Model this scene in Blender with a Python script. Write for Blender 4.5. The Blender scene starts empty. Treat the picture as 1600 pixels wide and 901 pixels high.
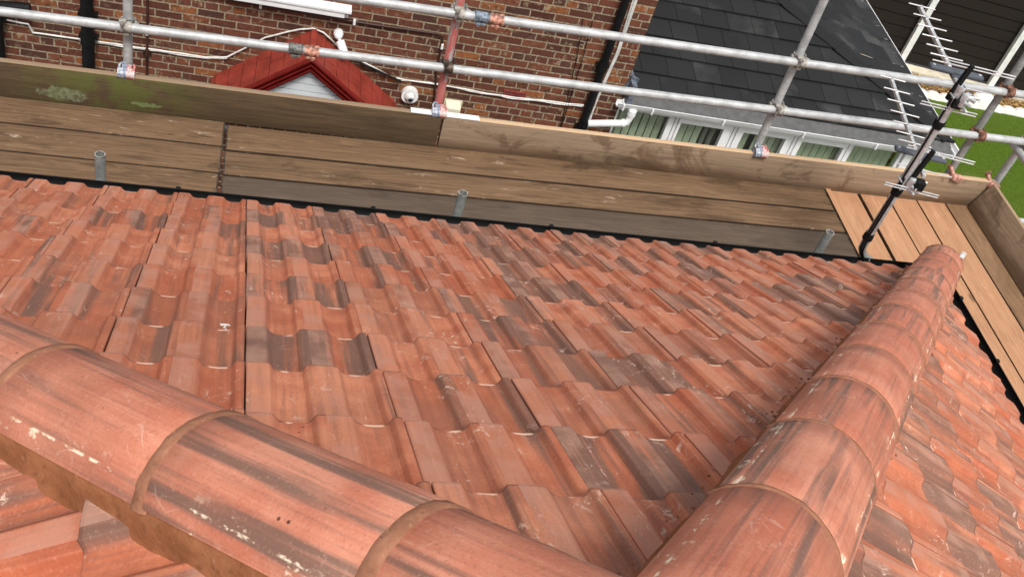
import bpy, bmesh, math, random
from mathutils import Vector, Matrix, noise
random.seed(7)
sc = bpy.context.scene
C = sc.collection

# ------------------------------------------------------------------ camera
cam_d = bpy.data.cameras.new("camera"); cam = bpy.data.objects.new("camera", cam_d); C.objects.link(cam)
CP = Vector((0.87036, -3.95306, 3.39762))
RT = Vector((0.9635033, -0.1239680, 0.2372621)); DN = Vector((0.0813425, -0.7088225, -0.7006811)); FW = Vector((0.2550388, 0.6944082, -0.6728690))
m = Matrix.Identity(4)
for i in range(3):
    m[i][0] = RT[i]; m[i][1] = -DN[i]; m[i][2] = -FW[i]; m[i][3] = CP[i]
cam.matrix_world = m
cam_d.sensor_width = 36; cam_d.lens = 1680.46 / 1600 * 36
cam_d.clip_start = 0.05; cam_d.clip_end = 500
sc.camera = cam

# ------------------------------------------------------------------ sky + sun
SUN_EL, SUN_AZ = math.radians(60), math.radians(178)    # azimuth from +y, clockwise
w = bpy.data.worlds.new("World"); sc.world = w; w.use_nodes = True
nt = w.node_tree; nt.nodes.clear()
sky = nt.nodes.new('ShaderNodeTexSky'); sky.sky_type = 'NISHITA'; sky.sun_disc = False
sky.sun_elevation = SUN_EL; sky.sun_rotation = SUN_AZ; sky.dust_density = 4; sky.ozone_density = 1.0; sky.air_density = 1.0
hs = nt.nodes.new('ShaderNodeHueSaturation'); hs.inputs['Saturation'].default_value = 0.22
bg = nt.nodes.new('ShaderNodeBackground'); bg.inputs['Strength'].default_value = 0.125
wo = nt.nodes.new('ShaderNodeOutputWorld')
nt.links.new(sky.outputs[0], hs.inputs['Color']); nt.links.new(hs.outputs[0], bg.inputs[0]); nt.links.new(bg.outputs[0], wo.inputs[0])
sd = bpy.data.lights.new("sun", 'SUN'); sd.energy = 2.1; sd.angle = math.radians(16); sd.color = (1, .965, .91)
so = bpy.data.objects.new("sun", sd); C.objects.link(so)
sv = Vector((math.sin(SUN_AZ) * math.cos(SUN_EL), math.cos(SUN_AZ) * math.cos(SUN_EL), math.sin(SUN_EL)))
so.rotation_euler = sv.to_track_quat('Z', 'Y').to_euler(); so.location = (0, 0, 20)
sc.view_settings.view_transform = 'Standard'; sc.view_settings.look = 'None'; sc.view_settings.gamma = 1
sc.view_settings.use_curve_mapping = False
sc.view_settings.exposure = 0.42
sc.render.engine = 'CYCLES'

# ------------------------------------------------------------------ helpers
def T(o, label=None, cat=None, group=None, kind=None):
    if label: o['label'] = label
    if cat: o['category'] = cat
    if group: o['group'] = group
    if kind: o['kind'] = kind
    return o
def empty(name, loc=(0, 0, 0), rz=0, **k):
    o = bpy.data.objects.new(name, None); o.empty_display_size = .1; C.objects.link(o)
    o.location = loc; o.rotation_euler = (0, 0, rz); return T(o, **k)
class MB:
    def __init__(s): s.bm = bmesh.new()
    def box(s, c, d, rot=None, bev=0, sub=None):
        g = bmesh.ops.create_cube(s.bm, size=1); v = g['verts']
        bmesh.ops.scale(s.bm, vec=d, verts=v)
        if sub:
            ax, n = sub
            for i in range(1, n):
                co = [0, 0, 0]; co[ax] = -d[ax] / 2 + d[ax] * i / n; no = [0, 0, 0]; no[ax] = 1
                vs = set(v); ge = [e for e in s.bm.edges if e.verts[0] in vs and e.verts[1] in vs]
                gf = [f for f in s.bm.faces if all(q in vs for q in f.verts)]
                r = bmesh.ops.bisect_plane(s.bm, geom=list(vs) + ge + gf, plane_co=co, plane_no=no)
                v = list(vs | {q for q in r['geom_cut'] if isinstance(q, bmesh.types.BMVert)})
        if bev:
            vs = set(v); es = [e for e in s.bm.edges if e.verts[0] in vs and e.verts[1] in vs and len(e.link_faces) == 2 and e.calc_face_angle(0) > .5]
            r = bmesh.ops.bevel(s.bm, geom=es, offset=bev, segments=2, affect='EDGES', profile=.5)
            v = list({q for q in r['verts']} | {q for q in vs if q.is_valid})
        M = Matrix.Translation(c) @ (rot.to_4x4() if rot is not None else Matrix.Identity(4))
        bmesh.ops.transform(s.bm, matrix=M, verts=v)
        return v
    def cyl(s, a, b, r, n=16, cap=True, r2=None):
        a = Vector(a); b = Vector(b); d = b - a
        g = bmesh.ops.create_cone(s.bm, cap_ends=cap, segments=n, radius1=r, radius2=r if r2 is None else r2, depth=d.length)
        M = Matrix.Translation((a + b) / 2) @ d.to_track_quat('Z', 'Y').to_matrix().to_4x4()
        bmesh.ops.transform(s.bm, matrix=M, verts=g['verts']); return g['verts']
    def pipe(s, a, b, r, ri, n=20):
        a = Vector(a); b = Vector(b); q = (b - a).to_track_quat('Z', 'Y')
        rings = []
        for P, rr in ((a, ri), (a, r), (b, r), (b, ri)):
            rings.append([s.bm.verts.new(P + q @ Vector((rr * math.cos(t), rr * math.sin(t), 0))) for t in [2 * math.pi * i / n for i in range(n)]])
        for x, y in ((0, 1), (1, 2), (2, 3), (3, 0)):
            for i in range(n):
                s.bm.faces.new((rings[x][i], rings[x][(i + 1) % n], rings[y][(i + 1) % n], rings[y][i]))
    def tube(s, pts, r, n=8):
        pts = [Vector(p) for p in pts]; prev = None; rings = []
        up = Vector((.13, .21, 1)).normalized()
        for i, p in enumerate(pts):
            d = (pts[min(i + 1, len(pts) - 1)] - pts[max(i - 1, 0)]).normalized()
            x = d.cross(up if abs(d.dot(up)) < .95 else Vector((1, 0, 0)))
            if prev is not None:
                x2 = prev - d * prev.dot(d)
                if x2.length > 1e-6: x = x2
            x.normalize(); prev = x; y = d.cross(x)
            rings.append([s.bm.verts.new(p + r * (x * math.cos(2 * math.pi * k / n) + y * math.sin(2 * math.pi * k / n))) for k in range(n)])
        for i in range(len(rings) - 1):
            for k in range(n):
                s.bm.faces.new((rings[i][k], rings[i][(k + 1) % n], rings[i + 1][(k + 1) % n], rings[i + 1][k]))
        s.bm.faces.new(rings[0]); s.bm.faces.new(rings[-1][::-1])
    def sphere(s, c, r, sc_=(1, 1, 1), u=16, v=10):
        g = bmesh.ops.create_uvsphere(s.bm, u_segments=u, v_segments=v, radius=1)
        bmesh.ops.transform(s.bm, matrix=Matrix.Translation(c) @ Matrix.Diagonal((r * sc_[0], r * sc_[1], r * sc_[2], 1)), verts=g['verts']); return g['verts']
    def prism(s, poly, d, z0=0):
        """poly of 3D points, extruded along d"""
        d = Vector(d); a = [s.bm.verts.new(Vector(p)) for p in poly]; b = [s.bm.verts.new(Vector(p) + d) for p in poly]
        s.bm.faces.new(a); s.bm.faces.new(b[::-1]); n = len(a)
        for i in range(n): s.bm.faces.new((a[i], b[i], b[(i + 1) % n], a[(i + 1) % n]))
    def build(s, name, mat, parent=None, smooth=False, loc=None, ang=None):
        bmesh.ops.recalc_face_normals(s.bm, faces=s.bm.faces)
        me = bpy.data.meshes.new(name); s.bm.to_mesh(me); s.bm.free()
        if smooth:
            for p in me.polygons: p.use_smooth = True
            me.set_sharp_from_angle(angle=math.radians(ang or 40))
        for mm in (mat if isinstance(mat, (list, tuple)) else [mat]): me.materials.append(mm)
        o = bpy.data.objects.new(name, me); C.objects.link(o)
        if parent: o.parent = parent
        if loc: o.location = loc
        return o
def copy_obj(o, parent=None):
    c = o.copy(); C.objects.link(c)
    if parent: c.parent = parent
    for ch in [x for x in bpy.data.objects if x.parent == o]: copy_obj(ch, c)
    return c

# ------------------------------------------------------------------ materials
class N:
    def __init__(s, name):
        s.m = bpy.data.materials.new(name); s.m.use_nodes = True; s.t = s.m.node_tree; s.b = s.t.nodes['Principled BSDF']
    def n(s, typ, **k):
        x = s.t.nodes.new(typ)
        for a, v in k.items(): setattr(x, a, v)
        return x
    def put(s, inp, v):
        if isinstance(v, bpy.types.NodeSocket): s.t.links.new(v, inp)
        elif v is not None:
            try: inp.default_value = v
            except Exception: inp.default_value = (*v, 1)
    def math(s, op, a, b=None, c=None):
        x = s.n('ShaderNodeMath', operation=op); s.put(x.inputs[0], a); s.put(x.inputs[1], b)
        if c is not None: s.put(x.inputs[2], c)
        return x.outputs[0]
    def vec(s, x, y, z=0):
        c = s.n('ShaderNodeCombineXYZ'); s.put(c.inputs[0], x); s.put(c.inputs[1], y); s.put(c.inputs[2], z); return c.outputs[0]
    def vm(s, op, a, b):
        x = s.n('ShaderNodeVectorMath', operation=op); s.put(x.inputs[0], a); s.put(x.inputs[1], b); return x.outputs[0]
    def sep(s, v):
        x = s.n('ShaderNodeSeparateXYZ'); s.put(x.inputs[0], v); return x.outputs
    def noise(s, v, scale, det=3, rough=.55, dist=0, color=False):
        x = s.n('ShaderNodeTexNoise'); s.put(x.inputs['Vector'], v); x.inputs['Scale'].default_value = scale
        x.inputs['Detail'].default_value = det; x.inputs['Roughness'].default_value = rough; x.inputs['Distortion'].default_value = dist
        return x.outputs[1 if color else 0]
    def vor(s, v, scale, feat='F1'):
        x = s.n('ShaderNodeTexVoronoi'); x.feature = feat; s.put(x.inputs['Vector'], v); x.inputs['Scale'].default_value = scale; return x.outputs
    def white(s, v, col=False):
        x = s.n('ShaderNodeTexWhiteNoise'); s.put(x.inputs['Vector'], v); return x.outputs[1 if col else 0]
    def ramp(s, f, a, b, lo=0, hi=1):
        x = s.n('ShaderNodeMapRange'); x.clamp = True; x.interpolation_type = 'SMOOTHSTEP'; s.put(x.inputs[0], f)
        x.inputs[1].default_value = a; x.inputs[2].default_value = b; s.put(x.inputs[3], lo); s.put(x.inputs[4], hi); return x.outputs[0]
    def mix(s, f, a, b, mode='MIX'):
        x = s.n('ShaderNodeMix'); x.data_type = 'RGBA'; x.blend_type = mode; s.put(x.inputs[0], f); s.put(x.inputs[6], a); s.put(x.inputs[7], b); return x.outputs[2]
    def obj(s): return s.n('ShaderNodeTexCoord').outputs['Object']
    def uv(s): return s.n('ShaderNodeTexCoord').outputs['UV']
    def rnd(s): return s.n('ShaderNodeObjectInfo').outputs['Random']
    def attr(s, name): return s.n('ShaderNodeAttribute', attribute_name=name).outputs
    def bump(s, h, st=.3, d=.01):
        x = s.n('ShaderNodeBump'); x.inputs['Strength'].default_value = st; x.inputs['Distance'].default_value = d; s.put(x.inputs['Height'], h)
        s.t.links.new(x.outputs[0], s.b.inputs['Normal'])
    def out(s, col=None, rough=None, metal=None, spec=None):
        s.put(s.b.inputs['Base Color'], col); s.put(s.b.inputs['Roughness'], rough); s.put(s.b.inputs['Metallic'], metal)
        if spec is not None: s.b.inputs['Specular IOR Level'].default_value = spec
        return s.m

def plain(name, col, rough=.6, metal=0, var=.12, scale=18, bump=0, spec=None):
    x = N(name); v = x.obj(); n = x.noise(v, scale, 4)
    dk = tuple(c * (1 - var * 2) for c in col); lt = tuple(min(1, c * (1 + var)) for c in col)
    c = x.mix(x.ramp(n, .3, .7), (*dk, 1), (*lt, 1))
    if bump: x.bump(x.noise(v, scale * 6, 3), bump, .004)
    return x.out(c, x.ramp(n, .2, .8, rough - .08, rough + .08), metal, spec)

def terracotta(hip=False):
    x = N('hip_terracotta' if hip else 'tile_terracotta')
    U = x.sep(x.uv()); u, v = U[0], U[1]
    if hip:
        r = x.rnd(); r1 = r; r2 = x.white(x.vec(r, .3, .1)); r3 = x.white(x.vec(r, .7, .9))
    else:
        a = x.sep(x.attr('rnd')['Vector']); r1, r2, r3 = a[0], a[1], a[2]
    off = x.math('MULTIPLY', r1, 91.7)
    off2 = x.math('MULTIPLY', r3, 57.3)
    base = x.mix(r2, (.47, .134, .060, 1) if not hip else (.48, .158, .092, 1), (.64, .252, .138, 1) if not hip else (.60, .25, .16, 1))
    V3 = x.vec(x.math('ADD', u, off), x.math('ADD', v, off2), r1)
    n1 = x.noise(V3, 9, 4)
    base = x.mix(x.ramp(n1, .3, .7, 0, .75), base, (.37, .088, .040, 1) if not hip else (.44, .12, .064, 1))
    # brown-grey fume streaks running with the slope, each tile its own
    sx = x.vec(x.math('MULTIPLY', x.math('ADD', u, off), 23 if hip else 13), x.math('MULTIPLY', x.math('ADD', v, off2), 1.15 if hip else .75), off)
    n2 = x.noise(sx, 1, 3, .55, .25)
    sx2 = x.vec(x.math('MULTIPLY', x.math('ADD', u, off2), 95 if hip else 70), x.math('MULTIPLY', x.math('ADD', v, off), 2.6), off2)
    n3 = x.noise(sx2, 1, 3, .6)
    lo = x.math('MULTIPLY_ADD', x.math('POWER', r3, 2.6 if not hip else 1.6), -.30 if not hip else -.07, .60 if not hip else .545)
    st = x.math('SUBTRACT', x.math('ADD', n2, x.math('MULTIPLY', x.math('SUBTRACT', n3, .5), .30)), lo)
    stf = x.ramp(st, -.02, .17, 0, .80)
    base = x.mix(stf, base, (.125, .086, .068, 1))
    # soft brownish veil
    n4 = x.noise(V3, 3.2, 2)
    base = x.mix(x.ramp(n4, .45, .72, 0, .45), base, (.30, .13, .08, 1))
    base = x.mix(x.ramp(n3, .48, .70, 0, .34 if hip else .40), base, (.19, .085, .058, 1))
    base = x.mix(x.ramp(n3, .46, .30, 0, .18), base, (.74, .36, .24, 1))
    # pale scuffs, lime bloom
    sc1 = x.noise(x.vec(x.math('MULTIPLY', x.math('ADD', u, off2), 60), x.math('MULTIPLY', x.math('ADD', v, off), 26), off), 1, 5, .7, .9)
    sc2 = x.noise(V3, 7, 2)
    pal = x.math('MULTIPLY', x.ramp(sc1, .56, .68), x.ramp(sc2, .5, .62))
    base = x.mix(x.math('MULTIPLY', pal, .8 if not hip else .3), base, (.74, .55, .44, 1))
    sp = x.noise(V3, 190, 2, .6)
    base = x.mix(x.ramp(sp, .56, .74, 0, .20), base, (.70, .40, .30, 1))
    base = x.mix(x.ramp(sp, .44, .28, 0, .35), base, (.2, .07, .045, 1))
    # wandering scratches left by handling
    wv = x.noise(V3, 5, 2, .5, 0, True)
    sv_ = x.vm('ADD', V3, x.vm('MULTIPLY', wv, (.25, .25, .25)))
    ed = x.vor(sv_, 11, 'DISTANCE_TO_EDGE')[0]
    scr = x.math('MULTIPLY', x.ramp(ed, .022, .004), x.ramp(x.noise(V3, 14, 2), .56, .68))
    base = x.mix(x.math('MULTIPLY', scr, .22), base, (.78, .58, .46, 1))
    # dark pimples / moss specks
    vd = x.vor(V3, 26)[0]
    base = x.mix(x.math('MULTIPLY', x.ramp(vd, .10, .05), x.ramp(x.noise(V3, 6, 1), .6, .66)), base, (.1, .03, .02, 1))
    if not hip:
        base = x.mix(x.ramp(r1, .80, .97, 0, .35), base, (.25, .095, .055, 1))      # a few tiles fired darker all over
    if hip:
        # lime drips and mortar smear near the lower edges of the half round (u=0 and u=1 are the edges)
        edge = x.math('MINIMUM', u, x.math('SUBTRACT', .265, u))
        dn = x.noise(x.vec(x.math('MULTIPLY', u, 30), x.math('MULTIPLY', x.math('ADD', v, off), 16), off2), 1, 4, .7)
        dl = x.math('MULTIPLY', x.ramp(dn, .60, .66), x.ramp(edge, .060, .02))
        base = x.mix(x.math('MULTIPLY', dl, .8), base, (.78, .62, .46, 1))
        ln = x.math('MULTIPLY', x.ramp(x.math('ABSOLUTE', x.math('SUBTRACT', edge, .030)), .0035, .001), x.ramp(dn, .5, .58))
        base = x.mix(x.math('MULTIPLY', ln, .85), base, (.82, .68, .5, 1))
    else:
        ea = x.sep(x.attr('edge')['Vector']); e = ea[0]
        base = x.mix(x.math('MULTIPLY', ea[1], .55), base, (.12, .045, .03, 1))      # darker lower edges of the rolls
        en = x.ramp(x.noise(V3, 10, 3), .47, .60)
        base = x.mix(x.ramp(x.math('MULTIPLY', e, en), .15, .6, 0, .85), base, (.80, .54, .40, 1))  # highlight line along the pan noses, painted in as a pale colour
        # crests are paler than the pans
        fu = x.math('FRACT', x.math('DIVIDE', u, .1515)); ck = x.ramp(x.math('ABSOLUTE', x.math('SUBTRACT', fu, .12)), .27, .15)
        base = x.mix(x.math('MULTIPLY', ck, x.ramp(n1, .35, .65, .0, .38)), base, (.64, .36, .26, 1))
    x.bump(x.math('ADD', x.noise(V3, 320, 2), x.math('MULTIPLY', n1, 2)), .16, .0015)
    return x.out(base, .66, 0, .38)

def wood(name, light, dark, stain=.5, moss=False, pale=0, edge=False):
    x = N(name); o = x.sep(x.obj()); r = x.rnd(); off = x.math('MULTIPLY', r, 37.)
    lx = x.math('ADD', o[0], off)
    warp = x.noise(x.vec(x.math('MULTIPLY', lx, 2.2), x.math('MULTIPLY', o[1], 7), x.math('ADD', o[2], off)), 1, 2)
    gy = x.math('ADD', x.math('ADD', o[1], x.math('MULTIPLY', o[2], .9)), x.math('MULTIPLY', warp, .06))
    g = x.noise(x.vec(x.math('MULTIPLY', lx, 2.2), x.math('MULTIPLY', gy, 75), off), 1, 4, .6, .3)
    g2 = x.noise(x.vec(x.math('MULTIPLY', lx, 8), x.math('MULTIPLY', gy, 260), off), 1, 3, .6)
    c = x.mix(x.ramp(g, .22, .78), (*dark, 1), (*light, 1))
    c = x.mix(x.ramp(g2, .45, .7, 0, .35), c, tuple(q * .55 for q in dark) + (1,))
    P = x.vec(lx, o[1], x.math('ADD', o[2], off))
    b = x.noise(x.vec(x.math('MULTIPLY', lx, 1.6), x.math('MULTIPLY', o[1], 7), off), 1, 4, .6, .5)
    c = x.mix(x.ramp(b, .52, .74, 0, stain), c, tuple(q * .42 for q in dark) + (1,))
    # knots
    kv = x.vor(x.vec(x.math('MULTIPLY', lx, 1.9), x.math('MULTIPLY', o[1], 3.6), off), 1)[0]
    c = x.mix(x.ramp(kv, .11, .03, 0, .6), c, (.07, .035, .018, 1))
    # pale cement / scuffs running with the grain
    pn = x.noise(x.vec(x.math('MULTIPLY', lx, 5.5), x.math('MULTIPLY', o[1], 24), off), 1, 6, .72, .5)
    pm = x.noise(x.vec(lx, x.math('MULTIPLY', o[1], 4), off), 1.3, 1)
    c = x.mix(x.math('MULTIPLY', x.math('MULTIPLY', x.ramp(pn, .58, .74), x.ramp(pm, .46, .60)), pale), c, (.62, .5, .38, 1))
    if moss:
        # fixed patch of algae and pale green paint at about one metre from the left post
        d = x.math('SUBTRACT', o[0], moss[0])
        k = x.ramp(x.math('ABSOLUTE', d), .62, .05, 0, .8)
        mn = x.noise(P, 9, 4)
        c = x.mix(x.math('MULTIPLY', k, x.ramp(mn, .36, .6, 0, .85)), c, (.10, .12, .025, 1))
        d2 = x.math('SQRT', x.math('ADD', x.math('POWER', x.math('DIVIDE', x.math('SUBTRACT', o[0], moss[1]), .13), 2), x.math('POWER', x.math('DIVIDE', x.math('ADD', o[1], .045), .042), 2)))
        d2 = x.math('ADD', d2, x.math('MULTIPLY', x.math('SUBTRACT', x.noise(P, 24, 3), .5), 1.6))
        c = x.mix(x.math('MULTIPLY', x.ramp(d2, 1.1, .75, 0, .6), x.ramp(x.noise(P, 45, 3), .35, .6, .3, 1)), c, (.27, .32, .19, 1))
        d3 = x.math('SQRT', x.math('ADD', x.math('POWER', x.math('DIVIDE', x.math('SUBTRACT', o[0], moss[1] + .42), .09), 2), x.math('POWER', x.math('DIVIDE', x.math('ADD', o[1], .055), .02), 2)))
        d3 = x.math('ADD', d3, x.math('MULTIPLY', x.math('SUBTRACT', x.noise(P, 30, 3), .5), 2.2))
        c = x.mix(x.ramp(d3, .8, .5, 0, .6), c, (.22, .28, .12, 1))
    if not (edge or moss):
        nl = x.sep(x.n('ShaderNodeTexCoord').outputs['Normal'])      # side faces painted dark, standing in for the shade in the joints
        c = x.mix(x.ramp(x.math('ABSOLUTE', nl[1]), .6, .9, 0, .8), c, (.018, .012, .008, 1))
        bl = x.noise(x.vec(x.math('MULTIPLY', lx, 3), x.math('MULTIPLY', o[1], 9), off), 1, 5, .7, .3)
        c = x.mix(x.ramp(bl, .56, .70, 0, stain * .8), c, tuple(q * .38 for q in dark) + (1,))
        c = x.mix(x.ramp(bl, .46, .32, 0, .35), c, tuple(min(1, q * 1.35) for q in light) + (1,))
    if edge:
        # damp stains with ragged vertical runs; then the foot of the board is darker
        s1 = x.noise(x.vec(x.math('MULTIPLY', lx, 3.2), x.math('MULTIPLY', o[1], 3.0), off), 1, 5, .68, 1.1)
        c = x.mix(x.ramp(s1, .52, .62, 0, .6), c, (.10, .058, .030, 1))
        s3_ = x.noise(x.vec(x.math('MULTIPLY', lx, 9), x.math('MULTIPLY', x.math('ADD', o[1], x.math('MULTIPLY', lx, -.3)), 5), off), 1, 3, .6, .6)
        c = x.mix(x.ramp(s3_, .62, .72, 0, .45), c, (.08, .045, .025, 1))
        s2_ = x.noise(x.vec(x.math('MULTIPLY', lx, 1.3), 0, off), 1, 3)
        ft = x.math('ADD', o[1], x.math('MULTIPLY', x.math('SUBTRACT', s2_, .5), .16))
        c = x.mix(x.ramp(ft, -.02, -.095, 0, .7), c, (.09, .048, .022, 1))
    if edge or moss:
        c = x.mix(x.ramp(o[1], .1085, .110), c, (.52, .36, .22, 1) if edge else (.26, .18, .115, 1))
    x.bump(x.math('ADD', g2, g), .35, .003)
    return x.out(c, .82, 0, .25)

def brick():
    x = N('old_brick'); o = x.sep(x.obj())
    U, Z = o[0], o[2]
    wob = x.noise(x.vec(U, Z), 7, 2, .5, 0, True); wv = x.sep(wob)
    Uw = x.math('MULTIPLY_ADD', wv[0], .012, U); Zw = x.math('MULTIPLY_ADD', wv[1], .010, Z)
    zr = x.math('DIVIDE', Zw, .075); row = x.math('FLOOR', zr); fz = x.math('FRACT', zr)
    # english garden wall: header course every fourth row
    hdr = x.math('LESS_THAN', x.math('ABSOLUTE', x.math('SUBTRACT', x.math('FLOORED_MODULO', row, 4), 1)), .5)
    wid = x.math('MULTIPLY_ADD', hdr, -.1125, .225)
    sh = x.math('MULTIPLY_ADD', x.white(x.vec(row, 3, 1)), .02, x.math('MULTIPLY', x.math('FLOORED_MODULO', row, 2), .1125))
    sh = x.math('ADD', sh, x.math('MULTIPLY', hdr, .056))
    ur = x.math('DIVIDE', x.math('ADD', Uw, sh), wid); col = x.math('FLOOR', ur); fu = x.math('FRACT', ur)
    du = x.math('MULTIPLY', x.math('MINIMUM', fu, x.math('SUBTRACT', 1, fu)), wid)
    dz = x.math('MULTIPLY', x.math('MINIMUM', fz, x.math('SUBTRACT', 1, fz)), .075)
    d = x.math('MINIMUM', du, dz)
    d = x.math('ADD', d, x.math('MULTIPLY', x.math('SUBTRACT', x.noise(x.vec(U, Z), 60, 3), .5), .007))
    br = x.ramp(d, .0050, .0088)
    rc = x.sep(x.white(x.vec(col, row, hdr), True))
    c = x.mix(rc[0], (.080, .027, .018, 1), (.185, .062, .036, 1))
    c = x.mix(x.ramp(rc[1], .80, .98), c, (.27, .095, .035, 1))
    c = x.mix(x.ramp(rc[2], .78, .92, 0, .65), c, (.07, .035, .028, 1))
    P = x.vec(U, Z, x.math('MULTIPLY', rc[0], 9))
    nn = x.noise(P, 22, 5, .65)
    c = x.mix(x.ramp(nn, .5, .68, 0, .7), c, (.05, .022, .016, 1))
    ps = x.math('MULTIPLY', x.ramp(x.noise(P, 17, 4, .7, .6), .55, .65), x.ramp(rc[1], .25, .75, .15, 1))
    c = x.mix(x.math('MULTIPLY', ps, .75), c, (.36, .27, .165, 1))
    grime = x.noise(x.vec(U, Z), 1.1, 3)
    c = x.mix(x.ramp(grime, .5, .75, 0, .35), c, (.05, .03, .022, 1))
    mc = x.mix(x.ramp(x.noise(x.vec(U, Z), 45, 3), .35, .65), (.20, .155, .105, 1), (.38, .30, .205, 1))
    c = x.mix(br, mc, c)
    x.bump(x.math('ADD', br, x.math('MULTIPLY', nn, .35)), .7, .008)
    return x.out(c, .9, 0, .2)

def galv(name='galvanised_steel', base=(.50, .51, .51), paint=None):
    x = N(name); v = x.obj(); s = x.sep(v); r = x.rnd()
    P = x.vec(x.math('ADD', s[0], x.math('MULTIPLY', r, 31)), s[1], s[2])
    n = x.noise(P, 14, 5, .65); f = x.noise(x.vm('MULTIPLY', P, (6, 60, 60)), 1, 3)
    c = x.mix(x.ramp(n, .3, .7), tuple(q * .66 for q in base) + (1,), (*base, 1))
    c = x.mix(x.ramp(f, .5, .7, 0, .35), c, tuple(min(1, q * 1.4) for q in base) + (1,))
    sp = x.noise(P, 70, 3)
    c = x.mix(x.ramp(sp, .66, .74, 0, .5), c, (.25, .21, .17, 1))
    if paint:
        k = x.ramp(x.noise(x.vm('MULTIPLY', P, (30, 30, 5)), 1, 4, .65), .42, .52)
        c = x.mix(x.math('MULTIPLY', k, .85), c, (*paint, 1))
    x.bump(n, .12, .002)
    return x.out(c, .55, .25 if not paint else .1, .4)

def painted_coupler():
    x = N('paint_splashed_steel'); v = x.obj(); s = x.sep(v)
    n = x.noise(v, 34, 3)
    h = x.ramp(x.math('ADD', s[0], x.math('MULTIPLY', x.math('SUBTRACT', n, .5), .03)), -.004, .004)
    c = x.mix(h, (.15, .20, .30, 1), (.52, .17, .15, 1))
    w_ = x.ramp(x.noise(v, 40, 4, .7), .44, .54)
    c = x.mix(x.math('MULTIPLY', w_, .75), c, (.60, .60, .58, 1))
    x.bump(n, .3, .003)
    return x.out(c, .6, .1)

def slate():
    x = N('slate_tile'); a = x.sep(x.attr('rnd')['Vector']); o = x.obj(); o0 = x.sep(o)
    c = x.mix(a[0], (.0105, .011, .0115, 1), (.0175, .018, .019, 1))
    n = x.noise(o, 2.2, 4, .6)
    c = x.mix(x.math('MULTIPLY', x.ramp(n, .46, .66, 0, .6), x.ramp(x.math('ADD', a[1], x.math('MULTIPLY', o0[0], .14)), .6, 1.5)), c, (.085, .085, .083, 1))
    c = x.mix(x.ramp(x.noise(o, 150, 3), .62, .74, 0, .3), c, (.07, .07, .07, 1))
    x.bump(x.noise(o, 130, 3), .2, .002)
    return x.out(c, .75, 0, .3)

def mortar(name, a, b):
    x = N(name); o = x.obj(); n = x.noise(o, 20, 5, .65)
    c = x.mix(x.ramp(n, .3, .7), (*a, 1), (*b, 1))
    c = x.mix(x.ramp(x.noise(o, 45, 5, .7), .60, .72, 0, .4), c, (.50, .33, .21, 1))
    c = x.mix(x.ramp(x.noise(o, 60, 3), .42, .3, 0, .4), c, tuple(q * .5 for q in a) + (1,))
    x.bump(x.math('ADD', n, x.noise(o, 70, 2)), .35, .004)
    return x.out(c, .9, 0, .15)

def lawn():
    x = N('lawn_grass'); o = x.obj()
    n = x.noise(o, 1.4, 3); f = x.noise(o, 55, 4, .7); g = x.noise(x.vm('MULTIPLY', o, (3, 1, 1)), 14, 3)
    c = x.mix(x.ramp(f, .3, .7), (.030, .068, .004, 1), (.115, .185, .012, 1))
    c = x.mix(x.ramp(n, .35, .7, 0, .5), c, (.085, .125, .014, 1))
    c = x.mix(x.ramp(g, .56, .74, 0, .45), c, (.03, .06, .008, 1))
    d = x.sep(o); dd = x.math('SQRT', x.math('ADD', x.math('POWER', x.math('SUBTRACT', d[0], 11.95), 2), x.math('POWER', x.math('SUBTRACT', d[1], 7.9), 2)))
    c = x.mix(x.ramp(x.math('ADD', dd, x.math('MULTIPLY', f, .6)), .65, .35, 0, .45), c, (.28, .25, .10, 1))
    x.bump(f, .9, .03)
    return x.out(c, .9, 0, .15)

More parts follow.
